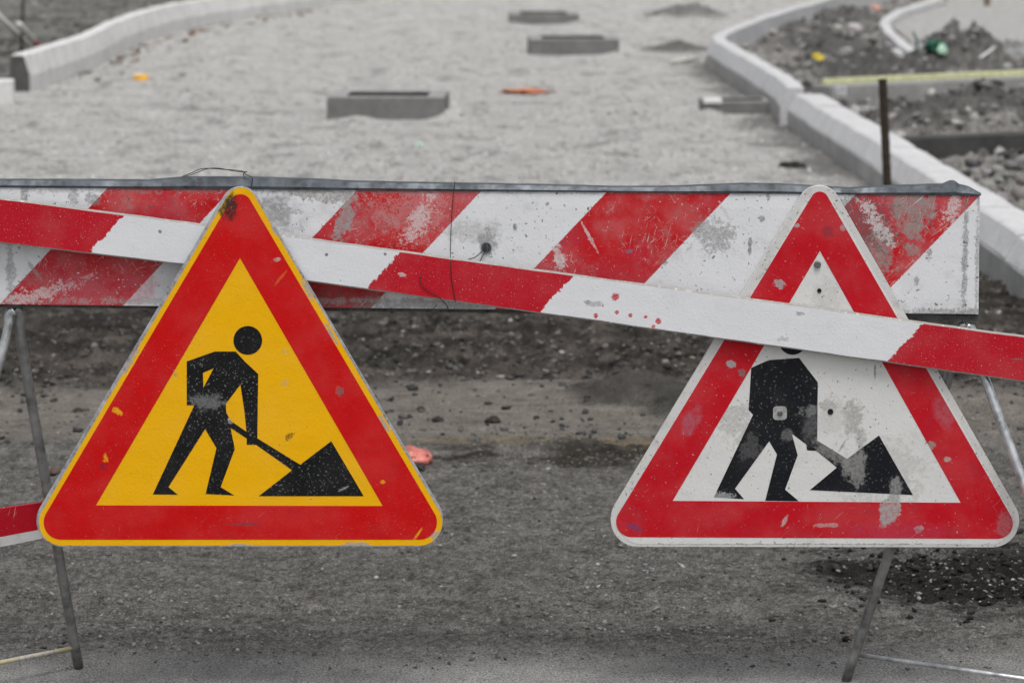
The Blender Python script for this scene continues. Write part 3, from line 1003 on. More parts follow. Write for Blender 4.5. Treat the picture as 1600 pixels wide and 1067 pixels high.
bs = lambda *a, **k: st_px(YB, BO, *a, **k)
st = [
    (bs(1428, 335, 34, 44, soft=.3, jit=1.6, nscale=40), (.27, .255, .24), .85),
    (bs(1375, 400, 20, 40, soft=.3, jit=2.0), (.27, .26, .25), .8),
    (bs(1345, 345, 38, 48, rot=.7, soft=.5, jit=2.6, nscale=140), (.10, .10, .10), .7),
    (bs(1115, 365, 30, 22, soft=.6, jit=2.2, nscale=120), (.26, .25, .245), .75),
    (bs(540, 340, 12, 34, rot=-.35, soft=.25, jit=1.3), (.30, .30, .295), .9),
    (bs(500, 305, 60, 10, rot=-.15, soft=.35, jit=1.4), (.30, .29, .27), .85),
    (bs(440, 330, 22, 34, rot=.6, soft=.7, jit=1.6, nscale=60), (.12, .12, .115), .6),
    (bs(762, 378, 13, 20, soft=.3, jit=1.2), (.25, .25, .25), .85),
    (bs(745, 362, 40, 16, soft=.8, jit=1.8), (.33, .33, .32), .5),
    (bs(1132, 330, 3, 14, rot=.5, soft=.3, jit=1.6), (.62, .58, .58), .9),
    (bs(918, 365, 2.5, 24, rot=.5, soft=.3, jit=1.2), (.62, .55, .55), .8),
    (bs(983, 393, 5, 3, soft=.3, jit=1.2), (.2, .12, .2), .8),
    (bs(1200, 310, 3, 6, soft=.4, jit=1.4), (.2, .2, .2), .8), (bs(1190, 342, 4, 5, soft=.4, jit=1.4), (.2, .2, .2), .8), (bs(1172, 385, 3, 10, soft=.4, jit=1.4), (.15, .15, .15), .8), (bs(1038, 410, 5, 5, soft=.4, jit=1.4), (.15, .15, .15), .8), (bs(1453, 394, 4, 5, soft=.4, jit=1.4), (.2, .2, .2), .8), (bs(1432, 437, 4, 8, soft=.4, jit=1.4), (.25, .25, .25), .8), (bs(805, 355, 4, 5, soft=.4, jit=1.4), (.12, .12, .12), .85), (bs(855, 319, 3, 3, soft=.4, jit=1.), (.2, .2, .2), .8),
    (bs(872, 400, 7, 24, rot=.3, soft=.4, jit=2.0), (.6, .6, .6), .8),
    (bs(655, 345, 13, 34, rot=-.5, soft=.4, jit=2.6, nscale=150), (.62, .6, .6), .75),
    (bs(640, 330, 50, 34, soft=.5, jit=3.0, nscale=240), (.60, .45, .45), .3),
    (bs(1370, 350, 9, 36, rot=.6, soft=.3, jit=2.6, nscale=150), (.62, .6, .6), .8),
    (bs(1490, 325, 9, 22, rot=-.3, soft=.3, jit=2.6, nscale=170), (.62, .6, .6), .75),
    (bs(38, 300, 6, 26, soft=.5, jit=1.6), (.2, .2, .2), .75),
    (bs(114, 302, 9, 14, soft=.4, jit=1.4), (.3, .3, .3), .8),
    (bs(145, 312, 10, 10, soft=.4, jit=1.8), (.2, .2, .2), .7),
    (bs(16, 420, 6, 50, soft=.5, jit=1.6), (.2, .2, .2), .6),
    (bs(1508, 400, 4, 95, soft=.6, jit=2.0, nscale=150), (.14, .14, .135), .7),
    (bs(1470, 488, 60, 6, soft=.6, jit=1.8, nscale=120), (.2, .19, .18), .7),
    (bs(1527, 400, 3, 95, soft=.6, jit=2.0, nscale=150), (.2, .2, .2), .6),
    (bs(60, 460, 60, 9, rot=.3, soft=.4, jit=3.2, nscale=170), (.62, .62, .62), .7),
    (bs(55, 425, 4, 22, rot=.6, soft=.4, jit=1.0), (.3, .3, .3), .7),
    (bs(170, 452, 75, 26, soft=.5, jit=.8, nscale=20), (.52, .10, .13), .55),
    (bs(650, 476, 130, 9, soft=.6, jit=1.6, nscale=50), (.26, .24, .22), .65),
    (bs(540, 466, 50, 14, soft=.6, jit=1.2, nscale=50), (.16, .06, .05), .5),
    (bs(400, 470, 300, 5, soft=.6, jit=2.2, nscale=110), (.35, .34, .33), .6),
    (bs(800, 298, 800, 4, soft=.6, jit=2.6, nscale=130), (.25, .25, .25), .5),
]
M_BOARD = painted("striped_board_paint", WHITE, chip=(.64, .63, .62), chips=.685, chip_scale=210, scr=.65, grime_amt=.42, grime=(.33, .32, .31), rough=.42, stains=st, masks=[board_stripes], blk=.69)
M_GALV = galvanised("galvanised_sheet", (.075, .086, .098), .55, .5, .2, .5)
M_GDARK = galvanised("dull_steel", (.06, .06, .06), .6, .5, .3)
# board: gently dished sheet with a closed back
NXB, NZB = 90, 8
V, Fc = [], []
c00, c10, c11, c01 = up(-70, 290, YB), up(1531, 304, YB), up(1529, 491, YB), up(-70, 475, YB)
for back in (0, 1):
    for j in range(NZB + 1):
        for i in range(NXB + 1):
            s_, t_ = i / NXB, j / NZB
            q = c00.lerp(c10, s_).lerp(c01.lerp(c11, s_), t_)
            edge = min(s_, 1 - s_, t_, 1 - t_)
            dy = 0.0012 * float(perlin(s_ * 9, t_ * 2.2, 3)) + (0.001 if (edge == 0) else 0)
            V.append(Vector((q.x, YB + (dy if not back else .038), q.z)))
nb = (NXB + 1) * (NZB + 1)
idx = lambda i, j, b: b * nb + j * (NXB + 1) + i
for j in range(NZB):
    for i in range(NXB):
        Fc.append((idx(i, j, 0), idx(i + 1, j, 0), idx(i + 1, j + 1, 0), idx(i, j + 1, 0)))
        Fc.append((idx(i, j, 1), idx(i, j + 1, 1), idx(i + 1, j + 1, 1), idx(i + 1, j, 1)))
for i in range(NXB):
    Fc.append((idx(i, 0, 0), idx(i, 0, 1), idx(i + 1, 0, 1), idx(i + 1, 0, 0)))
    Fc.append((idx(i, NZB, 0), idx(i + 1, NZB, 0), idx(i + 1, NZB, 1), idx(i, NZB, 1)))
for j in range(NZB):
    Fc.append((idx(0, j, 0), idx(0, j + 1, 0), idx(0, j + 1, 1), idx(0, j, 1)))
    Fc.append((idx(NXB, j, 0), idx(NXB, j, 1), idx(NXB, j + 1, 1), idx(NXB, j + 1, 0)))
mesh_obj("board", V, Fc, M_BOARD, bar)
# bent galvanised capping
TOPX = [-70, 0, 120, 230, 262, 285, 390, 480, 540, 640, 740, 850, 960, 1030, 1080, 1160, 1225, 1275, 1330, 1380, 1430, 1475, 1487, 1493, 1500, 1515, 1533]
TOPY = [283, 281, 281, 282, 279, 277, 277, 280, 283, 285.5, 287, 289, 292, 292, 290.5, 287, 288, 291, 294, 291, 289.5, 288, 283, 283, 288.5, 292, 302]
xs = np.unique(np.concatenate([np.linspace(-70, 1533, 150), TOPX]))
V, Fc = [], []
for px in xs:
    ty = float(np.interp(px, TOPX, TOPY)) + .5 * float(perlin(px * .03, .3, 4))
    by = float(np.interp(px, [-70, 1000, 1533], [292.5, 301, 306]))
    a = up(px, by, YB - .002); b = up(px, ty, YB + .006); m_ = up(px, (by * .75 + ty * .25), YB - .0035)
    k = [a, m_, up(px, ty + 1.2, YB + .003), b, Vector((b.x, YB + .036, b.z - .001)), Vector((b.x, YB + .040, b.z - .014)), Vector((a.x, YB + .0385, a.z)), Vector((a.x, YB + .004, a.z + .004))]
    V += k
K = 8
for i in range(len(xs) - 1):
    for j in range(K):
        j2 = (j + 1) % K
        Fc.append((i * K + j, i * K + j2, (i + 1) * K + j2, (i + 1) * K + j))
Fc.append(tuple(range(K))); Fc.append(tuple((len(xs) - 1) * K + j for j in range(K - 1, -1, -1)))
mesh_obj("top_cap", V, Fc, M_GALV, bar, smooth=False)
# dark bottom lip
V, Fc = [], []
for px, y0, y1 in ((-70, 476.5, 480), (200, 478, 482), (520, 480.5, 486), (800, 483.5, 489), (1392, 491, 496), (1400, 491, 501), (1528, 492.5, 502)):
    for (yy, YY) in ((y0, YB + .008), (y1, YB + .008), (y1, YB + .036), (y0, YB + .036)):
        V.append(up(px, yy, YB + .008) + Vector((0, YY - YB - .008, 0)))
for i in range(6):
    for j in range(4):
        j2 = (j + 1) % 4
        Fc.append((i * 4 + j, i * 4 + j2, i * 4 + 4 + j2, i * 4 + 4 + j))
Fc += [(0, 1, 2, 3), (27, 26, 25, 24)]
mesh_obj("bottom_lip", V, Fc, M_GDARK, bar)
# eyelet rivet the wire runs through
p = up(760, 386, YB)
V, Fc = tube([p + Vector((.009 * math.cos(t), -.003, .009 * math.sin(t))) for t in np.linspace(0, 2 * math.pi, 15)], .0022, 6, False)
mesh_obj("eyelet", V, Fc, M_GALV, bar, smooth=True)

# trestle legs: bent tube, two feet, one low cross bar
M_TUBE = galvanised("galvanised_tube", (.42, .43, .44), .3, .8, .12, .4)
M_TUBE_D = galvanised("weathered_tube", (.20, .20, .195), .42, .6, .15, .4)


def trestle(apx, apy, f_back, f_front, r, pa, pb, mat_b, mat_f, mat_c):
    A = up(apx, apy, 6.15)
    B, Fr = at(*f_back), at(*f_front)
    B.z = r * .2; Fr.z = r * .2
    ka = A.lerp(B, .035) + Vector((.004, 0, .004)); kf = A.lerp(Fr, .035) + Vector((-.004, 0, .004))
    path = smooth_path([A, A.lerp(B, .02) + Vector((.008 if B.x > A.x else -.008, 0, .004)), A.lerp(B, .10), A.lerp(B, .5), B], 8)
    lg = mesh_obj("leg", *tube(path, r, 14), mat_b, bar, smooth=True)
    path = smooth_path([A + Vector((0, -.004, -.002)), A.lerp(Fr, .02) + Vector((-.008 if Fr.x < A.x else .008, 0, .004)), A.lerp(Fr, .10), A.lerp(Fr, .5), Fr], 8)
    mesh_obj("leg", *tube(path, r * .95, 14), mat_f, bar, smooth=True)
    ca = B.lerp(A, pa); cb = Fr.lerp(A, pb)
    d = (cb - ca).normalized()
    bmc = tube([ca + d * r * .6, ca.lerp(cb, .5), cb - d * r * .6], r * .48, 10)
    mesh_obj("crossbar", *bmc, mat_c, bar, smooth=True)
    return A, B, Fr


A1, B1, F1 = trestle(24, 483, (123, 1044), (-165, 1103), .0112, .058, .058, M_TUBE_D, M_TUBE, painted("worn_yellow_bar", (.42, .36, .20), chip=(.3, .3, .3), chips=.56, chip_scale=120, grime_amt=.6, fade=.5))
A2, B2, F2 = trestle(1509, 508, (1322, 1064), (1735, 1125), .0108, .075, .075, M_TUBE_D, M_TUBE, M_TUBE)
# red painted lower rail across the left trestle
M_RAIL = painted("red_rail_paint", (.52, .012, .03), chips=.69, grime_amt=.25, rough=.35,
                 masks=[lambda m, c: m.mix(m.rng(m.xyz()[2], .313, .309), c, (.55, .55, .55))])
a = B1.lerp(A1, .275) + Vector((-.012, -.012, 0)); b = F1.lerp(A1, .275) + Vector((0, -.01, 0))
pa, pb = up(66, 785, a.y), up(66, 841, a.y)
qa, qb = up(-190, 822, b.y), up(-190, 893, b.y)
V = []
for (t, bt) in ((pa, pb), (qa, qb)):
    V += [t, t.lerp(bt, .74), bt, bt + Vector((.012, .02, 0)), t + Vector((.012, .02, 0))]
Fc = [(0, 1, 6, 5), (1, 2, 7, 6), (2, 3, 8, 7), (3, 4, 9, 8), (4, 0, 5, 9), (0, 1, 2, 3, 4), (9, 8, 7, 6, 5)]
M_RAILR = painted("lower_rail_red", (.45, .006, .018), chips=.72, grime_amt=.05, fade=.0, rough=.5)
M_RAILW = painted("lower_rail_white", (.6, .6, .6), chips=.7, grime_amt=.5, rough=.45)
mesh_obj("lower_rail", V, Fc, [M_RAILR, M_RAILW], bar, midx=[0, 1, 1, 0, 0, 0, 0])

# ------------------------------------------------------------------ plank wired across the board
PO = up(800, 440, YP)
TX, TY = [-120, 445, 900, 1720], [296, 370, 432, 543.5]
BX, BY = [-120, 290, 840, 1720], [364, 412, 487, 612]


def plank_paint(m, c):
    kx, kz, _ = aff(YP)
    x, y, z = m.xyz()
    # stripe measure in photo units about the plank's middle
    u = m.math('ADD', m.math('MULTIPLY', x, kx), m.math('MULTIPLY', z, -.93 * kz))
    u = m.math('ADD', u, 800 + .93 * 440.0)
    jag = m.math('ADD', m.math('MULTIPLY', m.math('SUBTRACT', m.noise(210, 4, .7), .5), 13.0), m.math('MULTIPLY', m.math('SUBTRACT', m.noise(45, 3, .6), .5), 26.0))
    u = m.math('ADD', u, jag)
    r1 = m.rng(u, 510, 508)
    r2 = m.math('MULTIPLY', m.rng(u, 991, 993), m.rng(u, 1299, 1297))
    r3 = m.rng(u, 1913, 1915)
    red = m.math('MAXIMUM', m.math('MAXIMUM', r1, r2), r3)
    pick = m.rng(m.noise(330, 3, .6, m.map(loc=(7, 7, 7))), .655, .68)
    red = m.math('MULTIPLY', red, m.math('SUBTRACT', 1.0, m.math('MULTIPLY', pick, .85)))
    return m.mix(red, c, (.48, .006, .018))


ps = lambda *a, **k: st_px(YP, PO, *a, **k)
st = [(ps(px, py, r, r, soft=.25, jit=.9, nscale=200), (.5, .012, .026), 1.0) for px, py, r in
      ((962, 464, 6), (931, 493, 3.5), (964, 488, 3), (985, 493, 3), (1009, 495, 3), (1029, 502, 4.5), (1021, 510, 3), (942, 478, 1.5))]
st += [(ps(1225, 530, 10, 4, soft=.5, jit=2.2, nscale=120), (.3, .29, .28), .6), (ps(1250, 490, 5, 3, soft=.5, jit=1.5), (.2, .19, .18), .7),
       (ps(918, 472, 6, 2.5, soft=.5, jit=1.5), (.15, .15, .14), .8), (ps(930, 475, 14, 3, soft=.6, jit=1.6), (.25, .25, .24), .6),
       (ps(628, 429, 6, 3, rot=-.3, soft=.4, jit=1.), (.6, .6, .6), .7), (ps(1590, 561, 9, 1.5, soft=.4, jit=.8), (.15, .13, .13), .7),
       (ps(250, 362, 2.6, 2.6, soft=.4, jit=.7), (.05, .05, .05), .9), (ps(510, 398, 2.4, 2.4, soft=.4, jit=.7), (.05, .05, .05), .9), (ps(602, 397, 2.4, 2.4, soft=.4, jit=.7), (.05, .05, .05), .9)]
M_PLANK = painted("plank_paint", (.72, .73, .755), chip=(.30, .29, .27), chips=.70, chip_scale=280, scr=.70, scr_amt=.4, grime_amt=.10, fade=.04, rough=.6, stains=st, masks=[plank_paint], grain=.10)
M_PLANK_E = painted("plank_edge", (.33, .32, .30), chip=(.55, .55, .53), chips=.6, chip_scale=120, scr=.64, grime_amt=.5, rough=.85)
xs = np.linspace(-120, 1720, 140)
V, Fc, mi = [], [], []
for i, px in enumerate(xs):
    ty = float(np.interp(px, TX, TY)); by = float(np.interp(px, BX, BY))
    ty += 1.0 * float(perlin(px * .02, .7, 2)) + .5 * float(perlin(px * .11, .2, 5)); by += 1.0 * float(perlin(px * .018, 4.7, 2)) + .5 * float(perlin(px * .12, 1.2, 6))
    a, b = up(px, ty, YP), up(px, by, YP)
    yb = YP + .019
    V += [a, b, Vector((b.x, YP + .002, b.z - .003)), Vector((b.x, yb, b.z - .003)), Vector((a.x, yb, a.z + .002)), Vector((a.x, YP + .0025, a.z + .003))]
K = 6
for i in range(len(xs) - 1):
    for j in range(K):
        j2 = (j + 1) % K
        Fc.append((i * K + j, i * K + j2, (i + 1) * K + j2, (i + 1) * K + j)); mi.append(0 if j == 0 else 1)
Fc.append(tuple(range(K))); Fc.append(tuple((len(xs) - 1) * K + j for j in range(K - 1, -1, -1))); mi += [1, 1]
pl = mesh_obj("plank", V, Fc, [M_PLANK, M_PLANK_E], origin=PO, midx=mi)
tag(pl, "narrow sloping red and white wooden plank wired across the barrier board", "plank")

# ------------------------------------------------------------------ binding wires
M_WIRE = plain("black_wire", (.018, .017, .016), .6, .3)


def wire(name, label, paths, r=.00085, Y=YB):
    parts = []
    for pth in paths:
        pts = []
        for q in pth:
            Yq = q[2] if len(q) > 2 else Y
            pts.append(up(q[0], q[1], Yq))
        parts.append(tube(smooth_path(pts, 6), r, 6))
    V, Fc = merge(*parts)
    org = V[0].copy()
    return tag(mesh_obj(name, V, Fc, M_WIRE, origin=org, smooth=True), label, "wire")


yw = YB - .006
wire("binding_wire", "looped black wire standing over barrier top edge above the yellow sign",
     [[(285, 276, YB + .02), (300, 270, YB + .015), (318, 263.5), (350, 265), (378, 267.5), (384, 273), (394, 278, yw), (393, 290, yw), (393.5, 302, YL + .006)],
      [(286, 277, YB + .03), (304, 271.5, YB + .02), (322, 264.5), (340, 263, YB - .004), (365, 267.5), (381, 269), (386, 268, YB - .004), (380, 272), (383, 277, YB)]], .0009)
wire("binding_wire", "long thin black wire tied vertically round the board and sloping plank",
     [[(712, 286, YB + .02), (710, 288, YB - .006), (707, 320, yw), (705, 352, yw), (704, 385, yw), (704, 408, YP - .0015), (706, 440, YP - .0015), (711, 468, YP - .0015), (712, 472, YP + .01)],
      [(657, 430, YP - .0015), (657, 442, YP - .002), (666, 452, YP - .002), (678, 459, YP - .002), (690, 468, YP - .002), (698, 477, YP + .004), (702, 488, YB - .004)],
      [(690, 468, YP - .002), (700, 480, YP), (697, 484, YB - .006)]], .0008)
wire("binding_wire", "short black wire twisted through the eyelet in the middle of the board",
     [[(760, 384, yw), (752, 394, yw), (742, 402, yw), (732, 405, YB - .003)], [(761, 385, yw), (755, 398, yw), (750, 408, YB - .004)], [(757, 383, yw), (762, 381, yw), (764, 388, yw), (758, 390, yw), (757, 384, yw)]], .001)

# ------------------------------------------------------------------ road work signs


def L2(crop, ox, oy, k=3.5556):
    return [(ox + x / k, oy + y / k) for x, y in crop]


def circle(cx, cy, r, n=28):
    return [(cx + r * math.cos(2 * math.pi * i / n), cy + r * math.sin(2 * math.pi * i / n)) for i in range(n)]


def sign(label, Y, outer, orad, face, frad, ring, rrad, inner, figs, mats, rim_w):
    """outer/face/ring/inner: corner lists in photo units on the upright plane Y"""
    P = lambda pts, d=0.0: [up(x, y, Y) + Vector((0, d, 0)) for x, y in pts]
    org = up(sum(p[0] for p in outer) / 3, max(p[1] for p in outer), Y)
    s = empty("roadworks_sign", org, label, "road sign")
    rp = round_poly(outer, orad, 12)
    # plate with a rolled edge: front flange, bevelled to a deeper rim
    o = P(rp)
    V, Fc = slab([o], .0135)
    pm = mesh_obj("plate", V, Fc, mats["plate"], s)
    bv = pm.modifiers.new("bevel", 'BEVEL'); bv.width = .0022; bv.segments = 2; bv.limit_method = 'ANGLE'
    V, Fc = slab([P(round_poly(face, frad, 12), -.0006)], .0004)
    mesh_obj("face_sheet", V, Fc, mats["face"], s)
    V, Fc = slab([P(round_poly(ring, rrad, 12), -.0011), P(inner, -.0011)], .0004)
    mesh_obj("red_border", V, Fc, mats["ring"], s)
    parts = [slab([P(lp, -.0011) for lp in loops], .0004) for loops in figs]
    V, Fc = merge(*parts)
    mesh_obj("pictogram", V, Fc, mats["fig"], s)
    return s, org


# ---- left, yellow
ORG_L = up((26 + 723 + 375) / 3, 853.5, YL)
ls = lambda *a, **k: st_px(YL, ORG_L, *a, **k)
YEL = (.84, .435, .001)
RED_L = (.56, .004, .005)
common = [(ls(352, 325, 15, 17, rot=.5, soft=.55, jit=1.6, nscale=80), (.02, .019, .017), .9),
          (ls(362, 318, 8, 18, soft=.5, jit=1.4), (.03, .028, .025), .8)]
st_face = common + [(ls(452, 680, 9, 4, rot=.6, soft=.4, jit=1.6, nscale=150), (.10, .06, .01), .8), (ls(345, 595, 5, 5, soft=.4, jit=1.5), (.4, .32, .2), .5),
                    (ls(274, 584, 3.5, 3, soft=.4, jit=.8), (.25, .25, .24), .8), (ls(445, 548, 5, 4, soft=.5, jit=1.5), (.5, .38, .18), .5), (ls(444, 598, 5, 5, soft=.5, jit=1.5), (.5, .38, .18), .5)]
edge_wear = [(ls(px, py, a_, b_, rot=r_, soft=.3, jit=1.5, nscale=120), (.33, .34, .35), .9) for px, py, a_, b_, r_ in
             ((480, 452, 4, 14, .45), (518, 522, 3, 16, .5), (430, 360, 3, 12, .45), (600, 660, 3, 16, .5), (685, 838, 10, 10, 0), (555, 850, 26, 3.5, 0), (375, 851, 20, 2.6, 0), (205, 565, 2.6, 22, -.55), (180, 600, 2.4, 12, -.55), (300, 388, 2, 10, -.5), (668, 790, 3, 14, .5))]
M_LF = painted("yellow_sheeting", YEL, chip=(.72, .42, .12), chips=.70, scr=.70, scr_amt=.35, grime=(.42, .24, .03), grime_amt=.10, fade=.02, rough=.42, stains=st_face + edge_wear, spec=.16)
st_ring = common + [(ls(187, 643, 7, 4, rot=-.8, soft=.3, jit=1.4, nscale=150), (.78, .36, .01), 1), (ls(181, 640, 6, 4, rot=-.6, soft=.3, jit=1.2), (.78, .36, .01), .9),
                    (ls(165, 716, 4.5, 7, soft=.3, jit=1.4), (.75, .33, .01), .9), (ls(598, 752, 4, 3, soft=.3, jit=1), (.78, .36, .01), .9),
                    (ls(160, 728, 6, 5, soft=.5, jit=1.2), (.14, .02, .05), .7), (ls(532, 612, 5, 7, soft=.35, jit=1.2), (.10, .09, .09), .85), (ls(531, 610, 6, 7, soft=.3, jit=1.5), (.45, .2, .2), .25),
                    (ls(378, 818, 26, 2.5, soft=.7, jit=1.2), (.2, .05, .07), .8), (ls(433, 405, 5, 3.5, soft=.3, jit=.9), (.5, .42, .4), .8),
                    (ls(440, 432, 2, 14, rot=-.7, soft=.5, jit=.8), (.65, .12, .03), .8), (ls(652, 835, 2, 12, rot=-.6, soft=.5, jit=1), (.75, .36, .01), .9), (ls(200, 770, 12, 3, soft=.6, jit=1.4), (.62, .1, .02), .6)]
M_LR = painted("red_sheeting", RED_L, chip=(.55, .22, .2), chips=.70, scr=.685, scr_amt=.5, grime=(.28, .012, .02), grime_amt=.25, fade=.03, rough=.42, stains=st_ring, spec=.16)
M_BLK = painted("black_sheeting", (.009, .0095, .010), chip=(.16, .16, .165), chips=.63, chip_scale=240, scr=.66, grime=(.05, .05, .05), grime_amt=.45, fade=.01, rough=.5,
                stains=[(ls(325, 628, 24, 12, soft=.7, jit=1.6, nscale=140), (.20, .2, .2), .75), (ls(360, 657, 4, 5, soft=.4, jit=1.4), (.5, .5, .5), .8), (ls(536, 763, 10, 2, rot=.5, soft=.4, jit=1), (.3, .3, .3), .8)], spec=.12)
M_PLATE_L = galvanised("sign_back_grey", (.34, .35, .37), .5, .5, .12)
fig1 = L2([(220, 265), (375, 210), (492, 210), (545, 268), (617, 335), (612, 690), (616, 694), (850, 838), (1023, 707), (1203, 1012), (620, 1012), (805, 868), (605, 727), (553, 727),
           (553, 692), (463, 633), (487, 750), (408, 962), (483, 1008), (325, 1000), (385, 745), (322, 640), (118, 962), (170, 1004), (32, 1002), (262, 508), (220, 508)], 230, 490)
h1 = L2([(518, 393), (437, 500), (440, 550), (465, 595), (552, 655), (540, 540)], 230, 490)
h2 = L2([(310, 328), (370, 302), (312, 412)], 230, 490)
hd = circle(230 + 559 / 3.5556, 490 + 148 / 3.5556, 80 / 3.5556)
sign("yellow and red triangular roadworks sign hanging before the left half of barrier", YL,
     [(26, 854), (723, 854), (375, 263)], [41, 41, 30], [(34, 852), (718, 852), (376.5, 270)], [36, 36, 24], [(48, 842.5), (703, 842.5), (376, 287)], [27, 27, 17], [(150, 789), (598, 790), (375, 403)],
     [[fig1, h1, h2], [hd]], {"plate": M_PLATE_L, "face": M_LF, "ring": M_LR, "fig": M_BLK}, 0)

# ---- right, white
ORG_R = up((922 + 1623 + 1281) / 3, 853.5, YR)
rs_ = lambda *a, **k: st_px(YR, ORG_R, *a, **k)
GREYP = (.33, .325, .32)
patches = [(rs_(1390, 795, 15, 26, rot=-.35, soft=.18, jit=.9, nscale=50), (.34, .345, .34), .95),
           (rs_(1399, 762, 8, 18, soft=.35, jit=.9), (.36, .36, .355), .85)]
st_f = [(rs_(1334, 655, 15, 26, rot=.15, soft=.4, jit=1.5, nscale=70), (.33, .325, .31), .85), (rs_(1345, 685, 8, 20, soft=.4, jit=1.4), (.35, .34, .33), .75),
        (rs_(1296, 632, 14, 9, soft=.3, jit=.9), (.33, .33, .32), .85), (rs_(1300, 650, 24, 28, soft=.6, jit=1.8), (.5, .49, .47), .6),
        (rs_(1380, 735, 60, 40, soft=.6, jit=2.4, nscale=60), (.42, .41, .39), .5), (rs_(1150, 660, 24, 36, rot=.5, soft=.5, jit=2.6, nscale=90), (.36, .35, .33), .6),
        (rs_(1290, 462, 22, 30, soft=.6, jit=2.2, nscale=60), (.5, .49, .47), .5), (rs_(1367, 580, 2, 12, soft=.5, jit=.8), (.2, .2, .2), .8), (rs_(1316, 695, 2, 10, rot=-.5, soft=.5, jit=1), (.2, .2, .2), .7)] + patches
edge_r = [(rs_(px, py, a_, b_, rot=r_, soft=.5, jit=2.4, nscale=170), (.16, .155, .15), .8) for px, py, a_, b_, r_ in
          ((1105, 590, 4, 60, -.53), (1040, 710, 4, 60, -.53), (1190, 420, 4, 70, -.53), (1000, 775, 5, 30, -.53), (1380, 440, 3, 40, .53), (1500, 640, 3, 60, .53), (1550, 740, 4, 50, .53), (1565, 815, 14, 14, 0), (1270, 850, 200, 2.5, 0), (1310, 318, 7, 9, 0))]
WH_R = (.66, .66, .645)
M_RF = painted("white_sheeting", WH_R, chip=(.28, .275, .27), chips=.685, chip_scale=190, scr=.655, scr_amt=.5, grime=(.40, .385, .36), grime_amt=.5, fade=.03, rough=.5, blk=.685, stains=st_f + edge_r, spec=.16)
RED_R = (.50, .005, .014)
st_r = [(rs_(1216, 440, 9, 6, rot=-.4, soft=.3, jit=1.8, nscale=140), (.36, .35, .35), .95), (rs_(1142, 567, 7, 5, soft=.3, jit=1.6), (.38, .38, .38), .95), (rs_(1159, 580, 5, 5, soft=.35, jit=1.2), (.16, .16, .16), .85),
        (rs_(1245, 351, 4, 4, soft=.3, jit=1.2), (.4, .4, .4), .8), (rs_(1316, 355, 4, 5, soft=.3, jit=1.2), (.35, .35, .35), .8), (rs_(1293, 360, 8, 8, soft=.7, jit=1.4), (.16, .03, .05), .6),
        (rs_(1080, 655, 14, 22, rot=-.4, soft=.7, jit=1.2, nscale=40), (.36, .12, .16), .75), (rs_(990, 822, 13, 7, rot=-.5, soft=.5, jit=1.4), (.12, .05, .14), .8),
        (rs_(1480, 716, 5, 4, soft=.3, jit=1), (.38, .36, .32), .9), (rs_(1455, 694, 7, 6, soft=.3, jit=1), (.28, .28, .24), .9), (rs_(1435, 825, 6, 6, soft=.35, jit=1.4), (.36, .36, .36), .9),
        (rs_(1226, 812, 3, 9, rot=-.5, soft=.4, jit=1.2), (.5, .45, .45), .8), (rs_(1290, 819, 18, 3, soft=.5, jit=1.8), (.5, .35, .35), .7), (rs_(1380, 820, 6, 5, soft=.35, jit=1.2), (.36, .36, .36), .7),
        (rs_(1475, 640, 12, 26, rot=.3, soft=.8, jit=1.2, nscale=40), (.38, .12, .15), .6), (rs_(1570, 815, 14, 18, soft=.6, jit=1.4), (.38, .16, .18), .6), (rs_(1400, 830, 80, 14, soft=.8, jit=1, nscale=30), (.46, .04, .08), .6)] + patches
M_RR = painted("red_sheeting_worn", RED_R, chip=(.5, .3, .3), chips=.69, chip_scale=170, scr=.67, scr_amt=.6, grime=(.30, .03, .05), grime_amt=.5, fade=.05, rough=.45, stains=st_r, spec=.16)
M_RBLK = painted("black_sheeting_worn", (.010, .011, .014), chip=(.12, .12, .125), chips=.64, chip_scale=200, scr=.68, grime=(.05, .05, .05), grime_amt=.4, fade=.01, rough=.45,
                 stains=[(rs_(1300, 700, 30, 18, rot=-.65, soft=.35, jit=1.0, nscale=60), (.22, .215, .21), .92), (rs_(1335, 722, 18, 26, rot=.1, soft=.3, jit=1.1, nscale=60), (.25, .245, .24), .92), (rs_(1342, 742, 8, 18, soft=.4, jit=1.2), (.23, .23, .22), .85),
                         (rs_(1270, 660, 14, 24, soft=.8, jit=1.4), (.13, .13, .13), .7), (rs_(1268, 640, 16, 7, rot=.3, soft=.5, jit=1.8), (.25, .25, .25), .6), (rs_(1232, 678, 10, 8, soft=.5, jit=1.4), (.2, .2, .2), .6),
                         (rs_(1128, 772, 16, 5, rot=-.1, soft=.3, jit=2.6, nscale=240), (.4, .4, .4), .8), (rs_(1399, 762, 10, 18, soft=.35, jit=.9), (.28, .28, .275), .85), (rs_(1170, 700, 16, 16, soft=.5, jit=2.2), (.12, .12, .12), .6)], spec=.12)
M_PLATE_R = painted("sign_rim_white", (.60, .595, .58), chip=(.16, .16, .155), chips=.63, chip_scale=150, scr=.63, grime=(.25, .245, .23), grime_amt=.6, rough=.55)
fig2 = L2([(262, 265), (360, 222), (528, 210), (632, 345), (629, 668), (795, 770), (972, 640), (1160, 970), (588, 943), (738, 818), (626, 726), (572, 722), (568, 690), (488, 630),
           (520, 750), (450, 940), (527, 1005), (340, 1002), (405, 745), (362, 672), (172, 935), (222, 993), (55, 982), (272, 525), (248, 498)], 1100, 500)
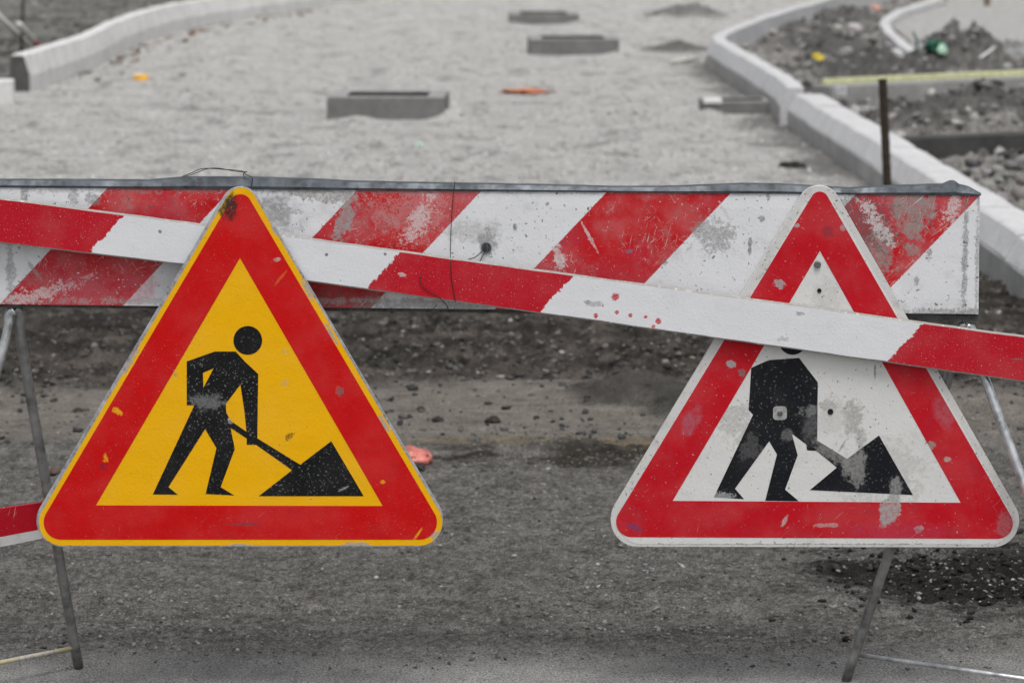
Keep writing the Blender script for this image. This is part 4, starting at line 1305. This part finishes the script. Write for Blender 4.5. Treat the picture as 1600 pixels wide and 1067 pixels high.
hd2 = circle(1100 + 492 / 3.5556, 500 + 117 / 3.5556, 76 / 3.5556)
sgn2, ORG2 = sign("white and red triangular roadworks sign with grey stains, held behind the sloping plank", YR,
                  [(922, 854), (1623, 855), (1281, 257)], [42, 42, 34], [(938, 849.5), (1608, 850.5), (1281, 278)], [36, 36, 26], [(944, 838.5), (1600, 841.5), (1281, 286)], [24, 24, 14], [(1051, 782), (1501, 785), (1281, 392)],
                  [[fig2], [hd2]], {"plate": M_PLATE_R, "face": M_RF, "ring": M_RR, "fig": M_RBLK}, 0)
# bolts of the white sign
M_BOLT = galvanised("bolt_steel", (.12, .12, .115), .55, .7, .3)
M_WASH = galvanised("washer_steel", (.30, .30, .295), .55, .3, .1)
M_HOLE = plain("dark_hole", (.01, .01, .01), .9)


def bolt(px, py, r, washer=0.0):
    p = up(px, py, YR)
    if washer:
        k = washer
        w_ = [Vector((p.x + a, p.y - .0014, p.z + b)) for a, b in round_poly([(-k, -k), (k, -k), (k, k), (-k, k)], [k * .5] * 4, 5)]
        V, Fc = slab([[v + Vector((0, -.0012, 0)) for v in w_]], .0012)
        wo = mesh_obj("washer", V, Fc, M_WASH, sgn2)
    V, Fc = tube([p + Vector((0, -.0008, 0)), p + Vector((0, -.0055, 0)), p + Vector((0, -.0068, 0))], [r, r, r * .7], 6 if washer else 12)
    mesh_obj("bolt", V, Fc, M_BOLT, sgn2)


bolt(1277, 413, .0075)
bolt(1218.5, 645, .0062, .0148)
for (px, py, r) in ((1297.5, 643, .0050), (1280, 454, .0038)):
    p = up(px, py, YR)
    ring_ = [p + Vector((r * math.cos(t), -.0016, r * math.sin(t))) for t in np.linspace(0, 2 * math.pi, 17)]
    V, Fc = tube(ring_, r * .28, 6, False)
    disc = [p + Vector((r * math.cos(t), -.0017, r * math.sin(t))) for t in np.linspace(0, 2 * math.pi, 16, endpoint=False)]
    V2, Fc2 = slab([disc], .0004)
    V, Fc = merge((V, Fc), (V2, Fc2))
    mesh_obj("bolt_hole", V, Fc, M_HOLE, sgn2)
